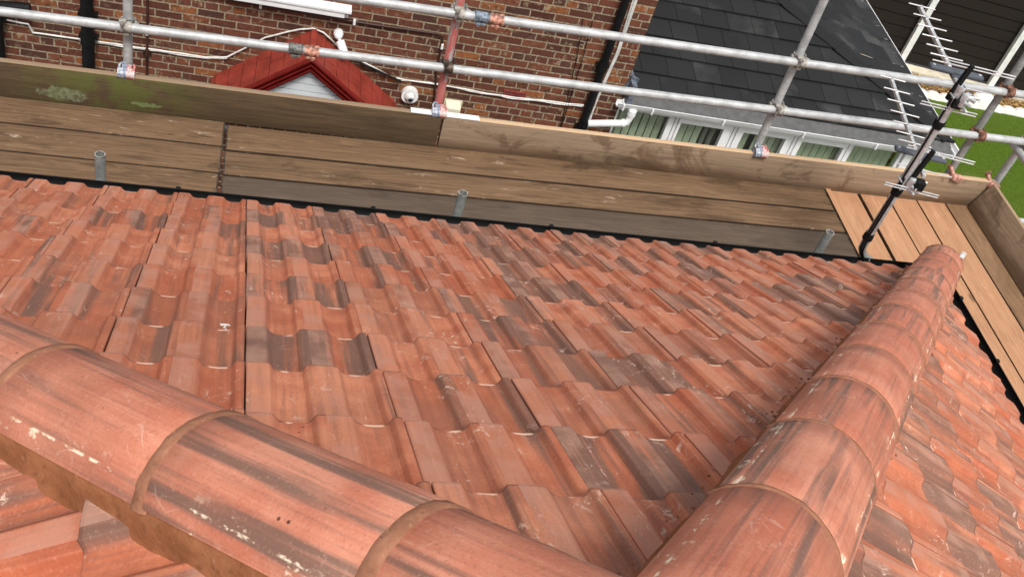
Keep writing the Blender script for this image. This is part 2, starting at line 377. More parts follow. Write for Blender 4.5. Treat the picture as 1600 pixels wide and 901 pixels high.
M = dict(
    tile=terracotta(), hip=terracotta(True),
    bed=mortar('terracotta_mortar', (.25, .092, .038), (.36, .145, .068)),
    ring=mortar('ring_mortar', (.23, .098, .056), (.35, .16, .095)),
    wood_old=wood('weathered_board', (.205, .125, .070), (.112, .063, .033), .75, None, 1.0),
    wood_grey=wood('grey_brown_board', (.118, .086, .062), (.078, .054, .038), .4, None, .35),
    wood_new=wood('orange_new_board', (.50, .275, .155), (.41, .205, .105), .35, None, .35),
    toe_dark=wood('dark_mossy_board', (.125, .082, .045), (.070, .045, .024), .6, (.80, .56), .15),
    toe_pale=wood('pale_stained_board', (.34, .245, .165), (.225, .155, .10), .9, None, .3, edge=True),
    brick=brick(), galv=galv(), galv_dark=galv('dull_steel', (.30, .31, .30)), galv_red=galv('red_streaked_steel', (.48, .47, .46), (.50, .10, .08)),
    clip=painted_coupler(), rust=plain('rusty_coupler', (.24, .11, .07), .75, .2, .3, 40, .4), pink=plain('primed_coupler', (.55, .28, .22), .7, .05, .3, 45, .4),
    greasy=plain('greasy_steel', (.10, .075, .055), .5, .5, .3, 40, .3), cast=plain('cast_coupler', (.38, .36, .32), .6, .3, .3, 40, .4),
    black=plain('black_plastic', (.006, .006, .0065), .6, 0, .1, 12, 0, .2), pvc=plain('white_upvc', (.80, .80, .80), .35, 0, .04, 5),
    cream=plain('cream_plastic', (.72, .68, .52), .5, 0, .05, 8), brown=plain('brown_plastic', (.045, .014, .009), .5, 0, .15, 10),
    red=plain('red_grp', (.25, .034, .021), .55, 0, .12, 6, .1), redtrim=plain('dark_red_trim', (.16, .009, .007), .42, 0, .12, 6),
    clad=plain('white_cladding', (.66, .69, .72), .45, 0, .04, 5), slate=slate(), lead=plain('lead_flashing', (.16, .18, .22), .5, .4, .25, 20),
    blind=plain('green_grey_blind', (.55, .545, .42), .8, 0, .06, 10), inside=plain('dark_interior', (.02, .018, .016), .9),
    cable=plain('white_cable', (.68, .67, .64), .5, 0, .12, 9), alu=plain('aluminium', (.66, .66, .66), .38, .55, .08, 20),
    plate=plain('zinc_plate', (.60, .61, .62), .4, .55, .15, 30), dipole=plain('dipole_grey', (.075, .085, .105), .5, 0, .1, 20),
    fence=wood('black_fence_board', (.009, .0095, .009), (.005, .0055, .005), .3), whitepost=plain('white_painted_post', (.78, .79, .77), .6, 0, .06, 9),
    stone=plain('white_painted_stone', (.80, .78, .74), .8, 0, .08, 9, .3), concrete=plain('cream_concrete', (.62, .55, .42), .9, 0, .12, 7, .3),
    lawn=lawn(), paving=plain('concrete_paving', (.30, .29, .27), .9, 0, .15, 3, .3), soil=plain('soil', (.09, .05, .025), .95, 0, .3, 20, .5),
    felt=plain('dark_underlay', (.02, .012, .01), .9), leaf=plain('leaf', (.06, .11, .02), .7, 0, .3, 3), twig=plain('twig', (.09, .06, .035), .9),
    lensglass=plain('dark_lens', (.01, .012, .02), .12), soffit=plain('soffit_board', (.6, .6, .58), .6),
)
g = N('window_glass')          # thin clear pane: see-through with a sky reflection
_t = g.n('ShaderNodeBsdfTransparent'); _g = g.n('ShaderNodeBsdfGlossy'); _g.inputs['Roughness'].default_value = .03; _f = g.n('ShaderNodeFresnel'); _f.inputs['IOR'].default_value = 1.5
_t.inputs[0].default_value = (.88, .93, .90, 1); _m = g.n('ShaderNodeMixShader'); g.put(_m.inputs[0], g.math('MULTIPLY', _f.outputs[0], g.math('SUBTRACT', 1, g.n('ShaderNodeNewGeometry').outputs['Backfacing']))); g.put(_m.inputs[1], _t.outputs[0]); g.put(_m.inputs[2], _g.outputs[0])
g.t.links.new(_m.outputs[0], g.t.nodes['Material Output'].inputs['Surface']); M['glass'] = g.m
M['bark'] = plain('bark_chips', (.42, .25, .08), .9, 0, .35, 60)

# ------------------------------------------------------------------ ground
def sheet(name, pts, z, mat, kind='structure'):
    b = MB(); b.bm.faces.new([b.bm.verts.new((x, y, z)) for x, y in pts]); o = b.build(name, mat); T(o, kind=kind); return o
sheet('ground', [(-150, -150), (150, -150), (150, 150), (-150, 150)], -5.02, M['paving'])
lawn_o = sheet('lawn', [(8.6, -6), (40, -6), (40, 9.1), (14.2, 10.05), (12.0, 10.22), (8.6, 10.45)], -5.008, M['lawn'])
path = sheet('path', [(-6, .2), (8.2, .2), (8.2, 4.2), (-6, 4.4)], -5.012, M['paving'])
T(lawn_o, 'short green lawn with a small dry patch')

# ------------------------------------------------------------------ our house: hipped tile roof
TH = 0.58341; ct, stt = math.cos(TH), math.sin(TH); TT = math.tan(TH)
XL, XR, AR = -2.20, 4.68, .95
HALF = (XR - XL) / (1 + AR); APX = XL + HALF; TT2 = TT / AR; TH2 = math.atan(TT2); c2, s2 = math.cos(TH2), math.sin(TH2)
house = empty('tiled_house', ((XL + XR) / 2, -HALF, -5), label='house with a new hipped roof of mottled orange terracotta tiles seen from above', cat='house')
IH = Matrix.Translation(house.location).inverted()
def hp(o):
    o.parent = house; o.matrix_parent_inverse = IH; return o
PROF = [(.004, -.003), (.012, 0), (.06, .0008), (.11, .0008), (.158, 0), (.169, -.0022), (.196, -.0165), (.212, -.0225), (.235, -.0255), (.27, -.0275), (.315, -.0285), (.36, -.0275), (.392, -.0255),
        (.407, -.0215), (.431, -.0035), (.439, -.0006), (.46, .0008), (.55, .0014), (.63, .0008), (.655, -.0006), (.667, -.003), (.694, -.0165), (.712, -.0225), (.735, -.0255), (.765, -.0275),
        (.81, -.0285), (.86, -.0275), (.89, -.0255), (.905, -.0215), (.929, -.0035), (.937, -.0006), (.96, .0008), (.985, 0), (.993, -.003)]
def slope(name, O, a, b, n, us, ss, clips, label=None):
    bm = bmesh.new(); uvl = bm.loops.layers.uv.new('UVMap'); rl = bm.loops.layers.float_color.new('rnd'); el = bm.loops.layers.float_color.new('edge')
    O = Vector(O); a = Vector(a); b = Vector(b); n = Vector(n)
    def quad(vs, uvs, rr, es, sm=True, nz=False):
        f = bm.faces.new(vs); f.smooth = sm
        for l, q, e in zip(f.loops, uvs, es):
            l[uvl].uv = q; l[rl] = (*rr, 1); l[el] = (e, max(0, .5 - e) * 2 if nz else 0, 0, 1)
    for j in range(len(us) - 1):
        W = us[j + 1] - us[j]; ph = random.random()
        for k in range(len(ss) - 1):
            g = ss[k + 1] - ss[k]; c = O + a * (us[j] + W / 2) + b * (ss[k] + g / 2)
            if any((c - Vector(p)).dot(Vector(q)) > .42 for p, q in clips): continue
            rr = (random.random(), random.random(), random.random())
            ja, js, jn, rot = random.gauss(0, .0009), random.gauss(0, .0022), random.gauss(0, .0011), random.gauss(0, .0035)
            tw = random.gauss(0, .0035)
            L = g + .03
            S = [0, .003, .009, .013, g * .33, g * .66, L]
            rows = []
            chip = [random.gauss(0, .0006) for _ in PROF]
            for si, s in enumerate(S):
                row = []
                for pi, (wf, h) in enumerate(PROF):
                    h = h * .64
                    ww = wf * W + ja + s * rot
                    nn = h + jn - .029 * s / g + tw * (wf - .5)
                    ds = 0
                    if si == 0: nn -= .0035; ds = -.0005 + chip[pi]
                    if si == 1: ds = chip[pi]
                    row.append(bm.verts.new(O + a * (us[j] + ww) + b * (ss[k] + s + js - (wf - .5) * W * rot + ds) + n * nn))
                rows.append(row)
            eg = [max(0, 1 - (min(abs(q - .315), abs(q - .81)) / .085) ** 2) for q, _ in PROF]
            for si in range(len(S) - 1):
                for pi in range(len(PROF) - 1):
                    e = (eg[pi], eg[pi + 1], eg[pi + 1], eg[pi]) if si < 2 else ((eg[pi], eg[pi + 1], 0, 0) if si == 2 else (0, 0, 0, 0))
                    quad((rows[si][pi], rows[si][pi + 1], rows[si + 1][pi + 1], rows[si + 1][pi]),
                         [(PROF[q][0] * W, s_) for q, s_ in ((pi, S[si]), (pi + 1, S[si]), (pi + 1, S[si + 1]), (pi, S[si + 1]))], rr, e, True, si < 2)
            # nose face (own verts so that the edge stays crisp) and both side faces
            fr = [bm.verts.new(v.co) for v in rows[0]]; lo = [bm.verts.new(v.co - n * (.021 if h > -.01 else .017) + b * .003) for v, (q, h) in zip(rows[0], PROF)]
            for pi in range(len(PROF) - 1):
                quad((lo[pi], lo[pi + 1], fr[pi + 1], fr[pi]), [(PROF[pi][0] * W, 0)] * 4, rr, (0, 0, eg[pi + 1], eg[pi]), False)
            for pi in (0, len(PROF) - 1):
                t_ = [bm.verts.new(r_[pi].co) for r_ in rows]; u_ = [bm.verts.new(r_[pi].co - n * .022) for r_ in rows]
                for si in range(len(S) - 1):
                    quad((t_[si], t_[si + 1], u_[si + 1], u_[si]), [(PROF[pi][0] * W, S[si])] * 4, rr, (0, 0, 0, 0), False)
    for p, q in clips:
        bmesh.ops.bisect_plane(bm, geom=bm.verts[:] + bm.edges[:] + bm.faces[:], plane_co=p, plane_no=q, clear_outer=True)
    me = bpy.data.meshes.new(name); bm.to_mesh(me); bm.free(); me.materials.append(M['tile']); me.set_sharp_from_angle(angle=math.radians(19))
    o = bpy.data.objects.new(name, me); C.objects.link(o); hp(o)
    if label: o['label'] = label
    return o
u_fit = [0.0, 0.3151, 0.6186, 0.9233, 1.2265, 1.5298, 1.8265, 2.1194, 2.4115, 2.7034, 2.9975, 3.2965, 3.5989, 3.8974, 4.1973]
US = [-.303 * i for i in range(8, 0, -1)] + u_fit + [4.50, 4.80]
SS = [0.0, 0.3245, 0.6902, 1.0533, 1.4135, 1.7781, 2.1227, 2.4679, 2.8072, 3.1523, 3.4856, 3.83, 4.17]
hR = (Vector((XR, 0, 0)), Vector((1, 1, 0)).normalized()); hR = (hR[0], Vector((1, -1, 0)).normalized())
# clip planes (vertical planes along the hips): outside normal
cl_main = [((XR, 0, 0), Vector((1, 1, 0)).normalized() * 1), ((XL, 0, 0), Vector((-1, 1, 0)).normalized())]
def vplane(p, n): return (Vector(p), Vector(n).normalized())
# right hip runs (XR,0)->(APX,-HALF): direction (-1,-1); main slope side normal outwards = (1,-1)
A_R = vplane((XR, 0, 0), (1, -AR, 0)); A_L = vplane((XL, 0, 0), (-1, -1, 0))
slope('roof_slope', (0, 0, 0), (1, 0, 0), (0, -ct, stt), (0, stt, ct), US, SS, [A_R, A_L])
US2 = [1.775 - .3185 * 6 + .3185 * i for i in range(0, 26)]
SS2 = [0.0] + [.31 + .35 * i for i in range(13)]
B_R = vplane((XR, 0, 0), (-1, AR, 0)); B_R2 = vplane((XR, -2 * HALF, 0), (-1, -AR, 0))
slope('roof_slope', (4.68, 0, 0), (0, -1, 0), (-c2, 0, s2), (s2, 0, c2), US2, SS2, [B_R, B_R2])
US3 = [-2.903 + .302 * i for i in range(-13, 10)]
SS3 = [3.59 - .344 * i for i in range(10, -3, -1)]; SS3[0] = 0
C_L = vplane((XL, 0, 0), (1, 1, 0)); C_L2 = vplane((XL, -2 * HALF, 0), (1, -1, 0))
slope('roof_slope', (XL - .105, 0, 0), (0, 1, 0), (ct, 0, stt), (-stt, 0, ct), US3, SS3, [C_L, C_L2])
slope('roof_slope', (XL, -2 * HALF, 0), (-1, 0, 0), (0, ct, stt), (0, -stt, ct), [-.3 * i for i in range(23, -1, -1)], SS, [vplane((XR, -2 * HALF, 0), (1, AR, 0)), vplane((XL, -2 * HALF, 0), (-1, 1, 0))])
# underlay
b = MB(); zz = -.075
ap = b.bm.verts.new((APX, -HALF, HALF * TT + zz)); q = [b.bm.verts.new(p) for p in ((XL, 0, zz), (XR, 0, zz), (XR, -2 * HALF, zz), (XL, -2 * HALF, zz))]
for i in range(4): b.bm.faces.new((q[i], q[(i + 1) % 4], ap))
hp(b.build('roof_underlay', M['felt']))
# hips -----------------------------------------------------------------
def hip_frame(x0, sx, h):
    d = Vector((-sx, -1, TT)).normalized()      # upwards along hip
    l = Vector((1, -sx, 0)).normalized(); l = Vector((d.y, -d.x, 0)).normalized()
    n = l.cross(d); n = n if n.z > 0 else -n
    return Vector((x0, 0, h)), d, l, n
RO, RI = .126, .110
def hip_mesh(Lh, end=False):
    bm = bmesh.new(); uvl = bm.loops.layers.uv.new('UVMap')
    K = 30; p0, p1 = math.radians(30), math.radians(150)
    Ys = [0, .004, Lh * .25, Lh * .5, Lh * .75, Lh - .004, Lh]
    rows = []
    for y in Ys:
        rr = RO - (.003 if y in (0, Lh) else 0)
        rows.append([bm.verts.new((rr * math.cos(p0 + (p1 - p0) * i / K), y, rr * math.sin(p0 + (p1 - p0) * i / K))) for i in range(K + 1)])
    inn = [[bm.verts.new((RI * math.cos(p0 + (p1 - p0) * i / K), y, RI * math.sin(p0 + (p1 - p0) * i / K))) for i in range(K + 1)] for y in (0, Lh)]
    def q(vs, uvs, sm=True):
        f = bm.faces.new(vs); f.smooth = sm
        for l, u in zip(f.loops, uvs): l[uvl].uv = u
    arc = lambda i: .265 * i / K
    for r in range(len(rows) - 1):
        for i in range(K):
            q((rows[r][i], rows[r][i + 1], rows[r + 1][i + 1], rows[r + 1][i]), [(arc(i), Ys[r]), (arc(i + 1), Ys[r]), (arc(i + 1), Ys[r + 1]), (arc(i), Ys[r + 1])])
    for i in range(K):
        q((inn[0][i + 1], inn[0][i], inn[1][i], inn[1][i + 1]), [(arc(i), 0)] * 4)
        for e, rw, y in ((0, rows[0], 0), (1, rows[-1], Lh)):
            q((inn[e][i], inn[e][i + 1], rw[i + 1], rw[i]), [(arc(i), y)] * 4, False)
    for i in (0, K):
        for r in range(len(rows) - 1):
            a_ = rows[r][i]; b_ = rows[r + 1][i]
        q((rows[0][i], rows[-1][i], inn[1][i], inn[0][i]), [(arc(i), 0)] * 4, False)
    bmesh.ops.recalc_face_normals(bm, faces=bm.faces)
    me = bpy.data.meshes.new('hip_tile'); bm.to_mesh(me); bm.free(); me.materials.append(M['hip']); return me
def lay_hip(x0, sx, h, t0, pitch, n, gap=.011, first_len=None, dark=None):
    A, d, l, nn = hip_frame(x0, sx, h)
    R = Matrix((l, d, nn)).transposed().to_4x4()
    me = hip_mesh(pitch - gap)
    for k in range(n):
        o = bpy.data.objects.new('hip_tile', me); C.objects.link(o)
        jl = random.gauss(0, .0015); jr = random.gauss(0, .004)
        o.matrix_world = Matrix.Translation(A + d * (t0 + pitch * k) + nn * jl) @ R @ Matrix.Rotation(jr, 4, 'Z')
        hp(o)
    # mortar rings
    for k in range(0, n + 1):
        bm = bmesh.new(); K = 48; t = t0 + pitch * k - gap / 2; rows = []
        for yi, y in enumerate((-1, -.55, 0, .55, 1)):
            row = []
            for i in range(K + 1):
                p = math.radians(27) + (math.pi - math.radians(54)) * i / K
                s_ = Vector((p * 9, k * 3.7 + sx * 5, y))
                wdt = (.0080 if sx > 0 else .0165) + .0045 * noise.noise(s_ * .55)
                rad = RO + (.0022 + .0012 * noise.noise(s_ * .9) if abs(y) < .9 else -.004)
                row.append(bm.verts.new((rad * math.cos(p), y * wdt, rad * math.sin(p))))
            rows.append(row)
        for r in range(4):
            for i in range(K): f = bm.faces.new((rows[r][i], rows[r][i + 1], rows[r + 1][i + 1], rows[r + 1][i])); f.smooth = True
        bmesh.ops.recalc_face_normals(bm, faces=bm.faces)
        me2 = bpy.data.meshes.new('mortar_ring'); bm.to_mesh(me2); bm.free(); me2.materials.append(M['ring'])
        o = bpy.data.objects.new('mortar_ring', me2); C.objects.link(o); o.matrix_world = Matrix.Translation(A + d * t) @ R; hp(o)
    # mortar bed both sides
    for sgn in (-1, 1):
        bm = bmesh.new(); t1 = t0 + pitch * n; NS = int((t1 - t0) / .012); rows = []
        cross = [(RO * .78, .066), (RO * .845, .054), (RO * .865, .036), (RO * .885, .010), (RO * .915, -.018), (RO * .955, -.045), (RO * 1.01, -.070), (RO * 1.07, -.12)]
        for i in range(NS + 1):
            t = t0 - .0 + (t1 - t0) * i / NS; row = []
            for ci, (cx, cz) in enumerate(cross):
                s_ = Vector((t * 9, cz * 20 + ci, sgn * 7 + sx * 13)); rg = noise.noise(s_) * .006 + noise.noise(s_ * 4) * .0018
                if ci < 2: rg *= .25
                if ci > 4: rg *= 1.3
                row.append(bm.verts.new(A + d * t + l * sgn * (cx + rg) + nn * (cz + rg * .5)))
            rows.append(row)
        for i in range(NS):
            for c_ in range(len(cross) - 1):
                f = bm.faces.new((rows[i][c_], rows[i][c_ + 1], rows[i + 1][c_ + 1], rows[i + 1][c_])); f.smooth = True
        bmesh.ops.recalc_face_normals(bm, faces=bm.faces)
        me3 = bpy.data.meshes.new('mortar_bed'); bm.to_mesh(me3); bm.free(); me3.materials.append(M['bed'])
        o = bpy.data.objects.new('mortar_bed', me3); C.objects.link(o); hp(o)
        # loose crumbs squeezed out along the bed
        b = MB()
        for i in range(int((t1 - t0) * 14)):
            t = random.uniform(t0, t1); p = A + d * t + l * sgn * (RO * 1.0 + random.random() * .022) + nn * (-.050 - random.random() * .012)
            b.sphere(p, random.uniform(.002, .0055), (1, random.uniform(.6, 1.5), .6), 6, 5)
        hp(b.build('mortar_crumbs', M['ring'], smooth=True))['kind'] = 'stuff'
    return A, d, l, nn, R
HR = lay_hip(4.68, .95, .026, .16, .43, 12)
HL = lay_hip(-2.15, -1, .026, 4.312 - .408 * 10, .408, 13)
# hip end cap (mortar) and hip iron
A, d, l, nn, R = HR
t0 = .16
b = MB(); poly = [A + d * (t0 + .01) + l * RI * math.cos(math.pi * i / 20) * .95 + nn * RI * math.sin(math.pi * i / 20) for i in range(21)] + [A + d * (t0 + .01) - l * RI + nn * -.08, A + d * (t0 + .01) + l * RI + nn * -.08]
b.prism(poly, d * .05); hp(b.build('end_mortar', M['bed']))
b = MB(); ip = A + d * (t0 - .02) + l * -.068 + nn * (RO * .88)
b.box(ip, (.026, .09, .004), R.to_3x3(), .001); b.box(ip + d * -.043 + nn * .012, (.026, .004, .028), R.to_3x3(), .001)
hp(b.build('hip_iron', M['alu']))
b = MB(); b.sphere((APX, -HALF, HALF * TT + .02), .16, (1.05, 1.05, .55), 24, 12); hp(b.build('apex_mortar', M['bed'], smooth=True))

# bird dropping lying in a pan of the main slope
M['drop'] = plain('dried_dropping', (.80, .78, .72), .8)
P_ = Vector((.872, -ct * 2.335, stt * 2.335)) + Vector((0, stt, ct)) * -.0365
b = MB(); qd = Matrix(((1, 0, 0), (0, -ct, stt), (0, stt, ct))).transposed()
b.sphere((0, 0, 0), .010, (1, .8, .18), 14, 8)
for a_, r_, q_ in ((.4, .012, .004), (2.2, .014, .003), (1.55, .022, .004), (1.6, .036, .003), (1.5, .05, .0025), (3.6, .012, .003), (5.2, .014, .0025)): b.sphere((r_ * math.cos(a_), r_ * math.sin(a_), 0), q_, (1, 1.8, .4), 8, 6)
for v in b.bm.verts: v.co = v.co + Vector((.25, .25, 0)) * .01 * noise.noise(v.co * 120)
o = b.build('bird_dropping', M['drop'], smooth=True); o.matrix_world = Matrix.Translation(P_) @ qd.to_4x4()
T(o, 'white bird dropping on an orange roof tile left of the long straight joint', 'bird dropping')

# walls, fascia, gutter
b = MB(); y0, y1, x0, x1 = -2 * HALF + .35, -.35, XL + .35, XR - .32
b.box(((x0 + x1) / 2, (y0 + y1) / 2, -2.75), (x1 - x0, y1 - y0, 4.7)); hp(b.build('wall', M['brick']))
b = MB(); b.box(((XL + XR) / 2, -HALF, -.22), (XR - XL - .1, 2 * HALF - .1, .02)); hp(b.build('soffit', M['soffit']))
b = MB()
for c_, dd in ((((XL + XR) / 2, -.06, -.15), (XR - XL, .02, .16)), ((XR - .04, -HALF, -.15), (.02, 2 * HALF, .16)), (((XL + XR) / 2, -2 * HALF + .06, -.15), (XR - XL, .02, .16)), ((XL + .04, -HALF, -.15), (.02, 2 * HALF, .16))): b.box(c_, dd)
hp(b.build('fascia', M['black']))
def gutter(p0, p1, out, name='gutter'):
    p0 = Vector(p0); p1 = Vector(p1); out = Vector(out); up = Vector((0, 0, 1)); K = 12; r = .0575; b = MB(); bm = b.bm; rows = []
    prof = [(-r, .0), (-r, 0)] + [(r * math.cos(math.pi + math.pi * i / K), r * math.sin(math.pi + math.pi * i / K)) for i in range(K + 1)] + [(r + .001, .006), (r - .005, .006)] + [((r - .005) * math.cos(-math.pi * i / K), (r - .005) * math.sin(-math.pi * i / K)) for i in range(K + 1)]
    ring = lambda P: [bm.verts.new(P + out * x + up * z) for x, z in prof[1:]]
    a, c = ring(p0), ring(p1)
    for i in range(len(a) - 1): bm.faces.new((a[i], a[i + 1], c[i + 1], c[i]))
    o = hp(b.build(name, M['black'], smooth=True)); 
    L = (p1 - p0).length; dr = (p1 - p0).normalized(); k = .25
    while k < L:
        b = MB(); P = p0 + dr * k + out * (r + .0) + up * .004
        b.box(P, (.022, .022, .016) , Matrix.Rotation(math.atan2(dr.y, dr.x), 3, 'Z'), .003)
        K2 = 10; pts = [p0 + dr * k + out * (r + .003) * math.cos(math.pi + math.pi * i / K2) + up * (r + .003) * math.sin(math.pi + math.pi * i / K2) for i in range(K2 + 1)]
        b.tube(pts, .005, 6); cl = b.build('gutter_bracket', M['black']); cl.parent = o; k += .46 if k < 1 else .92
    return o
gz = -.055
gutter((-2.4, .028, gz), (4.80, .028, gz), (0, 1, 0))
gutter((4.724, .08, gz), (4.724, -7.0, gz), (1, 0, 0))
# stops for slate debris inside the gutter are not visible and are left out

# ------------------------------------------------------------------ scaffold: boards
def board(name, x0, x1, yc, w, z, mat, rz=0, vert=False, bands=(1, 1), th=.038, tilt=0, **k):
    """board with its length on local x; vert boards stand on edge"""
    L = x1 - x0; b = MB()
    b.box((0, 0, 0), (L, w, th), None, .003, (0, max(6, int(L / .25))))
    sd_ = random.random() * 50
    for v in b.bm.verts:
        v.co.z += .0016 * noise.noise(Vector((v.co.x * 1.2, v.co.y * 3, sd_))); v.co.y += .0025 * noise.noise(Vector((v.co.x * 1.5, 0, sd_ + 9)))
    o = b.build(name, mat, smooth=True, ang=30); T(o, **k)
    if vert: o.rotation_euler = (math.pi / 2 + tilt, 0, rz)
    else: o.rotation_euler = (0, 0, rz)
    o.location = ((x0 + x1) / 2 * 1.0, yc, z)
    for s_, f in zip((-1, 1), bands):
        if f:
            b = MB(); b.box((s_ * (L / 2 - .003), 0, 0), (.008, w + .003, th + .003), None, .001); e = b.build('end_band', M['greasy']); e.parent = o
    return o
TOPZ = -.35 - .019
dl = 'weathered brown scaffold board of the left bay, '
G1 = 'scaffold boards of the walkway'
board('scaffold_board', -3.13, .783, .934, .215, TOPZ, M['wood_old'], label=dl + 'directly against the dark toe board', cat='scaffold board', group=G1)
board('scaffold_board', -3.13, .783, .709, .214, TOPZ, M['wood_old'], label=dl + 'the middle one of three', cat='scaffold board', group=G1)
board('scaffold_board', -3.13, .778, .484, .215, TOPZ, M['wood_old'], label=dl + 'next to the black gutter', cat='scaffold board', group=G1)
dr_ = 'board of the long middle bay, '
RZ = math.radians(1.05)
def rb(yc, wdt, mat, lab, z=TOPZ, x0=.797, x1=4.535):
    L2 = (x1 - x0) / 2; o = board('scaffold_board', x0, x1, yc + math.tan(RZ) * ((x0 + x1) / 2 - 1.77), wdt, z, mat, RZ, label=lab, cat='scaffold board', group=G1); return o
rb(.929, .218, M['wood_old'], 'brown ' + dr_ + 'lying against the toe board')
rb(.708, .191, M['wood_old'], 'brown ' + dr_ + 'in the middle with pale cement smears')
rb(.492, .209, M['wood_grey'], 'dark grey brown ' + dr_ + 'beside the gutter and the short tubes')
G2 = 'new orange boards of the corner bay'
NX = [(4.565, 4.772, 'new orange scaffold board behind the foot of the aerial mast, first after the brown bay'), (4.797, 4.997, 'new orange scaffold board right of the wide dark gap'), (5.007, 5.215, 'new orange scaffold board in the middle of the corner bay'),
      (5.226, 5.437, 'new orange scaffold board running past the end of the hip'), (5.448, 5.675, 'browner scaffold board against the leaning end toe board')]
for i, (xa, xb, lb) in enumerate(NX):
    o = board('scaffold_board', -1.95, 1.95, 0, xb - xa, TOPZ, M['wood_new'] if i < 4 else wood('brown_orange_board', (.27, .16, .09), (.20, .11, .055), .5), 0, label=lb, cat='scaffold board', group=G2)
    o.rotation_euler = (0, 0, math.pi / 2); o.location = ((xa + xb) / 2, 1.085 - 1.95 + .01 * i, TOPZ)
    o2 = None
b = MB(); b.box((0, 0, 0), (3.8, .036, .012), None, .002); o = b.build('timber_strip', M['wood_new']); o.rotation_euler = (0, 0, math.pi / 2); o.location = (4.552, 1.08 - 1.9, TOPZ + .026)
T(o, 'thin pale timber strip along the end of the brown scaffold boards', 'timber strip')
# toe boards
board('toe_board', -3.2, 1.972, 1.064, .222, -.246, M['toe_dark'], 0, True, (0, 0), label='dark mossy toe board with a pale green paint patch', cat='toe board', group='toe boards round the walkway').location.x = (-3.2 + 1.972) / 2
board('toe_board', 1.985, 5.72, 1.081, .222, -.247, M['toe_pale'], math.radians(.5), True, (0, 0), label='long pale stained toe board between the painted clip and the corner', cat='toe board', group='toe boards round the walkway')
o = board('toe_board', -1.95, 1.95, 0, .228, -.245, M['toe_pale'], 0, True, (0, 0), label='leaning toe board closing the right end of the walkway', cat='toe board', group='toe boards round the walkway')
o.rotation_euler = (math.pi / 2 - .33, 0, -math.pi / 2); o.location = (5.655, 1.058 - 1.95, -.243)
# cut strip of white plastic on top of the toe boards
b = MB(); b.box((0, 0, 0), (.40, .045, .004), None, .001); o = b.build('plastic_strip', M['pvc'], loc=(1.99, 1.066, -.131)); T(o, 'white plastic strip lying on the toe board joint under the clip', 'plastic strip')

# ------------------------------------------------------------------ scaffold: tubes
RT_ = .02415
def mesh_coupler():
    b = MB()
    for ax, c in (('x', (0, -.026, 0)), ('z', (0, .026, 0))):
        dvec = Vector((1, 0, 0)) if ax == 'x' else Vector((0, 0, 1)); c = Vector(c)
        b.pipe(c - dvec * .024, c + dvec * .024, .0305, .0246, 20)
        for s_ in (-1, 1): b.pipe(c + dvec * (s_ * .022) - dvec * .003, c + dvec * (s_ * .022) + dvec * .003, .0335, .026, 20)
    b.box((0, 0, 0), (.05, .022, .05), None, .004)
    b.cyl((-.018, -.030, .036), (-.018 , -.066, .030), .0065, 8); b.cyl((-.018, -.052, .033), (-.018, -.064, .031), .013, 6)
    b.box((-.018, -.03, .036), (.034, .03, .012), None, .003)
    b.cyl((.036, .026, .014), (.052, -.02, .014), .0065, 8); b.cyl((.047, -.006, .014), (.052, -.020, .014), .012, 6)
    b.box((.036, .028, .014), (.012, .03, .034), None, .003)
    b.box((-.036, .026, 0), (.014, .026, .03), None, .003); b.box((0, -.026, -.036), (.03, .026, .014), None, .003)
    return b
def coupler(loc, mat, parent, rz=0, name='coupler', label=None):
    if mat not in coupler.c:
        coupler.c[mat] = mesh_coupler().build(name, M[mat], smooth=True); o = coupler.c[mat]
    else: o = coupler.c[mat].copy(); C.objects.link(o)
    o.location = Vector(loc) - parent.location; o.rotation_euler = (random.uniform(-.2, .2), 0, rz); o.parent = parent
    if label: o['label'] = label
    return o
coupler.c = {}
def toe_clip(loc, parent, s=1.0):
    b = MB(); b.pipe((-.043, 0, 0), (.043, 0, 0), .029, .022, 20); b.cyl((-.041, 0, 0), (.041, 0, 0), .023, 16)
    for s_ in (-1, 1): b.pipe((s_ * .040 - .003, 0, 0), (s_ * .040 + .003, 0, 0), .0315, .025, 20)
    b.box((0, .02, .02), (.05, .03, .03), None, .005)
    b.tube([(-.034, .012, .012), (-.038, .028, .028), (-.030, .045, .034), (-.012, .05, .03)], .0055, 6); b.tube([(.034, .012, .012), (.038, .028, .026), (.032, .045, .03)], .0055, 6)
    o = b.build('toe_board_clip', M['clip'], smooth=True); o.location = Vector(loc) - parent.location; o.parent = parent; return o
def standard(x, zt, mat, lab, xt=None, y=1.135, clip=True, zl=.18, zu=.52, cm=('cast', 'cast'), yb=None, zclip=-.155, hi=True):
    e = empty('scaffold_standard', (x, y, -5), label=lab, cat='scaffold tube', group='upright scaffold tubes')
    xt = x if xt is None else xt
    b = MB(); b.pipe((0, 0, .05), (xt - x, 0, zt + 5), RT_, .0205, 24); t = b.build('tube', M[mat], e, smooth=True)
    b = MB(); b.box((0, 0, .018), (.15, .15, .006)); b.cyl((0, 0, .02), (0, 0, .1), .019, 16); b.build('base_plate', M['rust'], e)
    f = lambda z: x + (xt - x) * (z + 5) / (zt + 5)
    if clip: toe_clip((f(zclip) , 1.066, zclip + .03), e)
    if zl is not None: coupler((f(zl), y - .026, zl), cm[0], e)
    if zu is not None and hi: coupler((f(zu), y - .026, zu), cm[1], e)
    return e
def zr(x, lo=True): return (.143 + .0105 * x) if lo else (.492 + .0075 * x)
standard(.262, 1.6, 'galv', 'plain grey upright scaffold tube, leftmost, beside the mossy toe board', zl=zr(.262), zu=zr(.262, 0), cm=('cast', 'cast'))
standard(2.03, 1.5, 'galv_red', 'upright scaffold tube streaked with red paint at the joint of the toe boards', xt=1.925, zl=zr(2), zu=zr(1.95, 0), cm=('greasy', 'cast'))
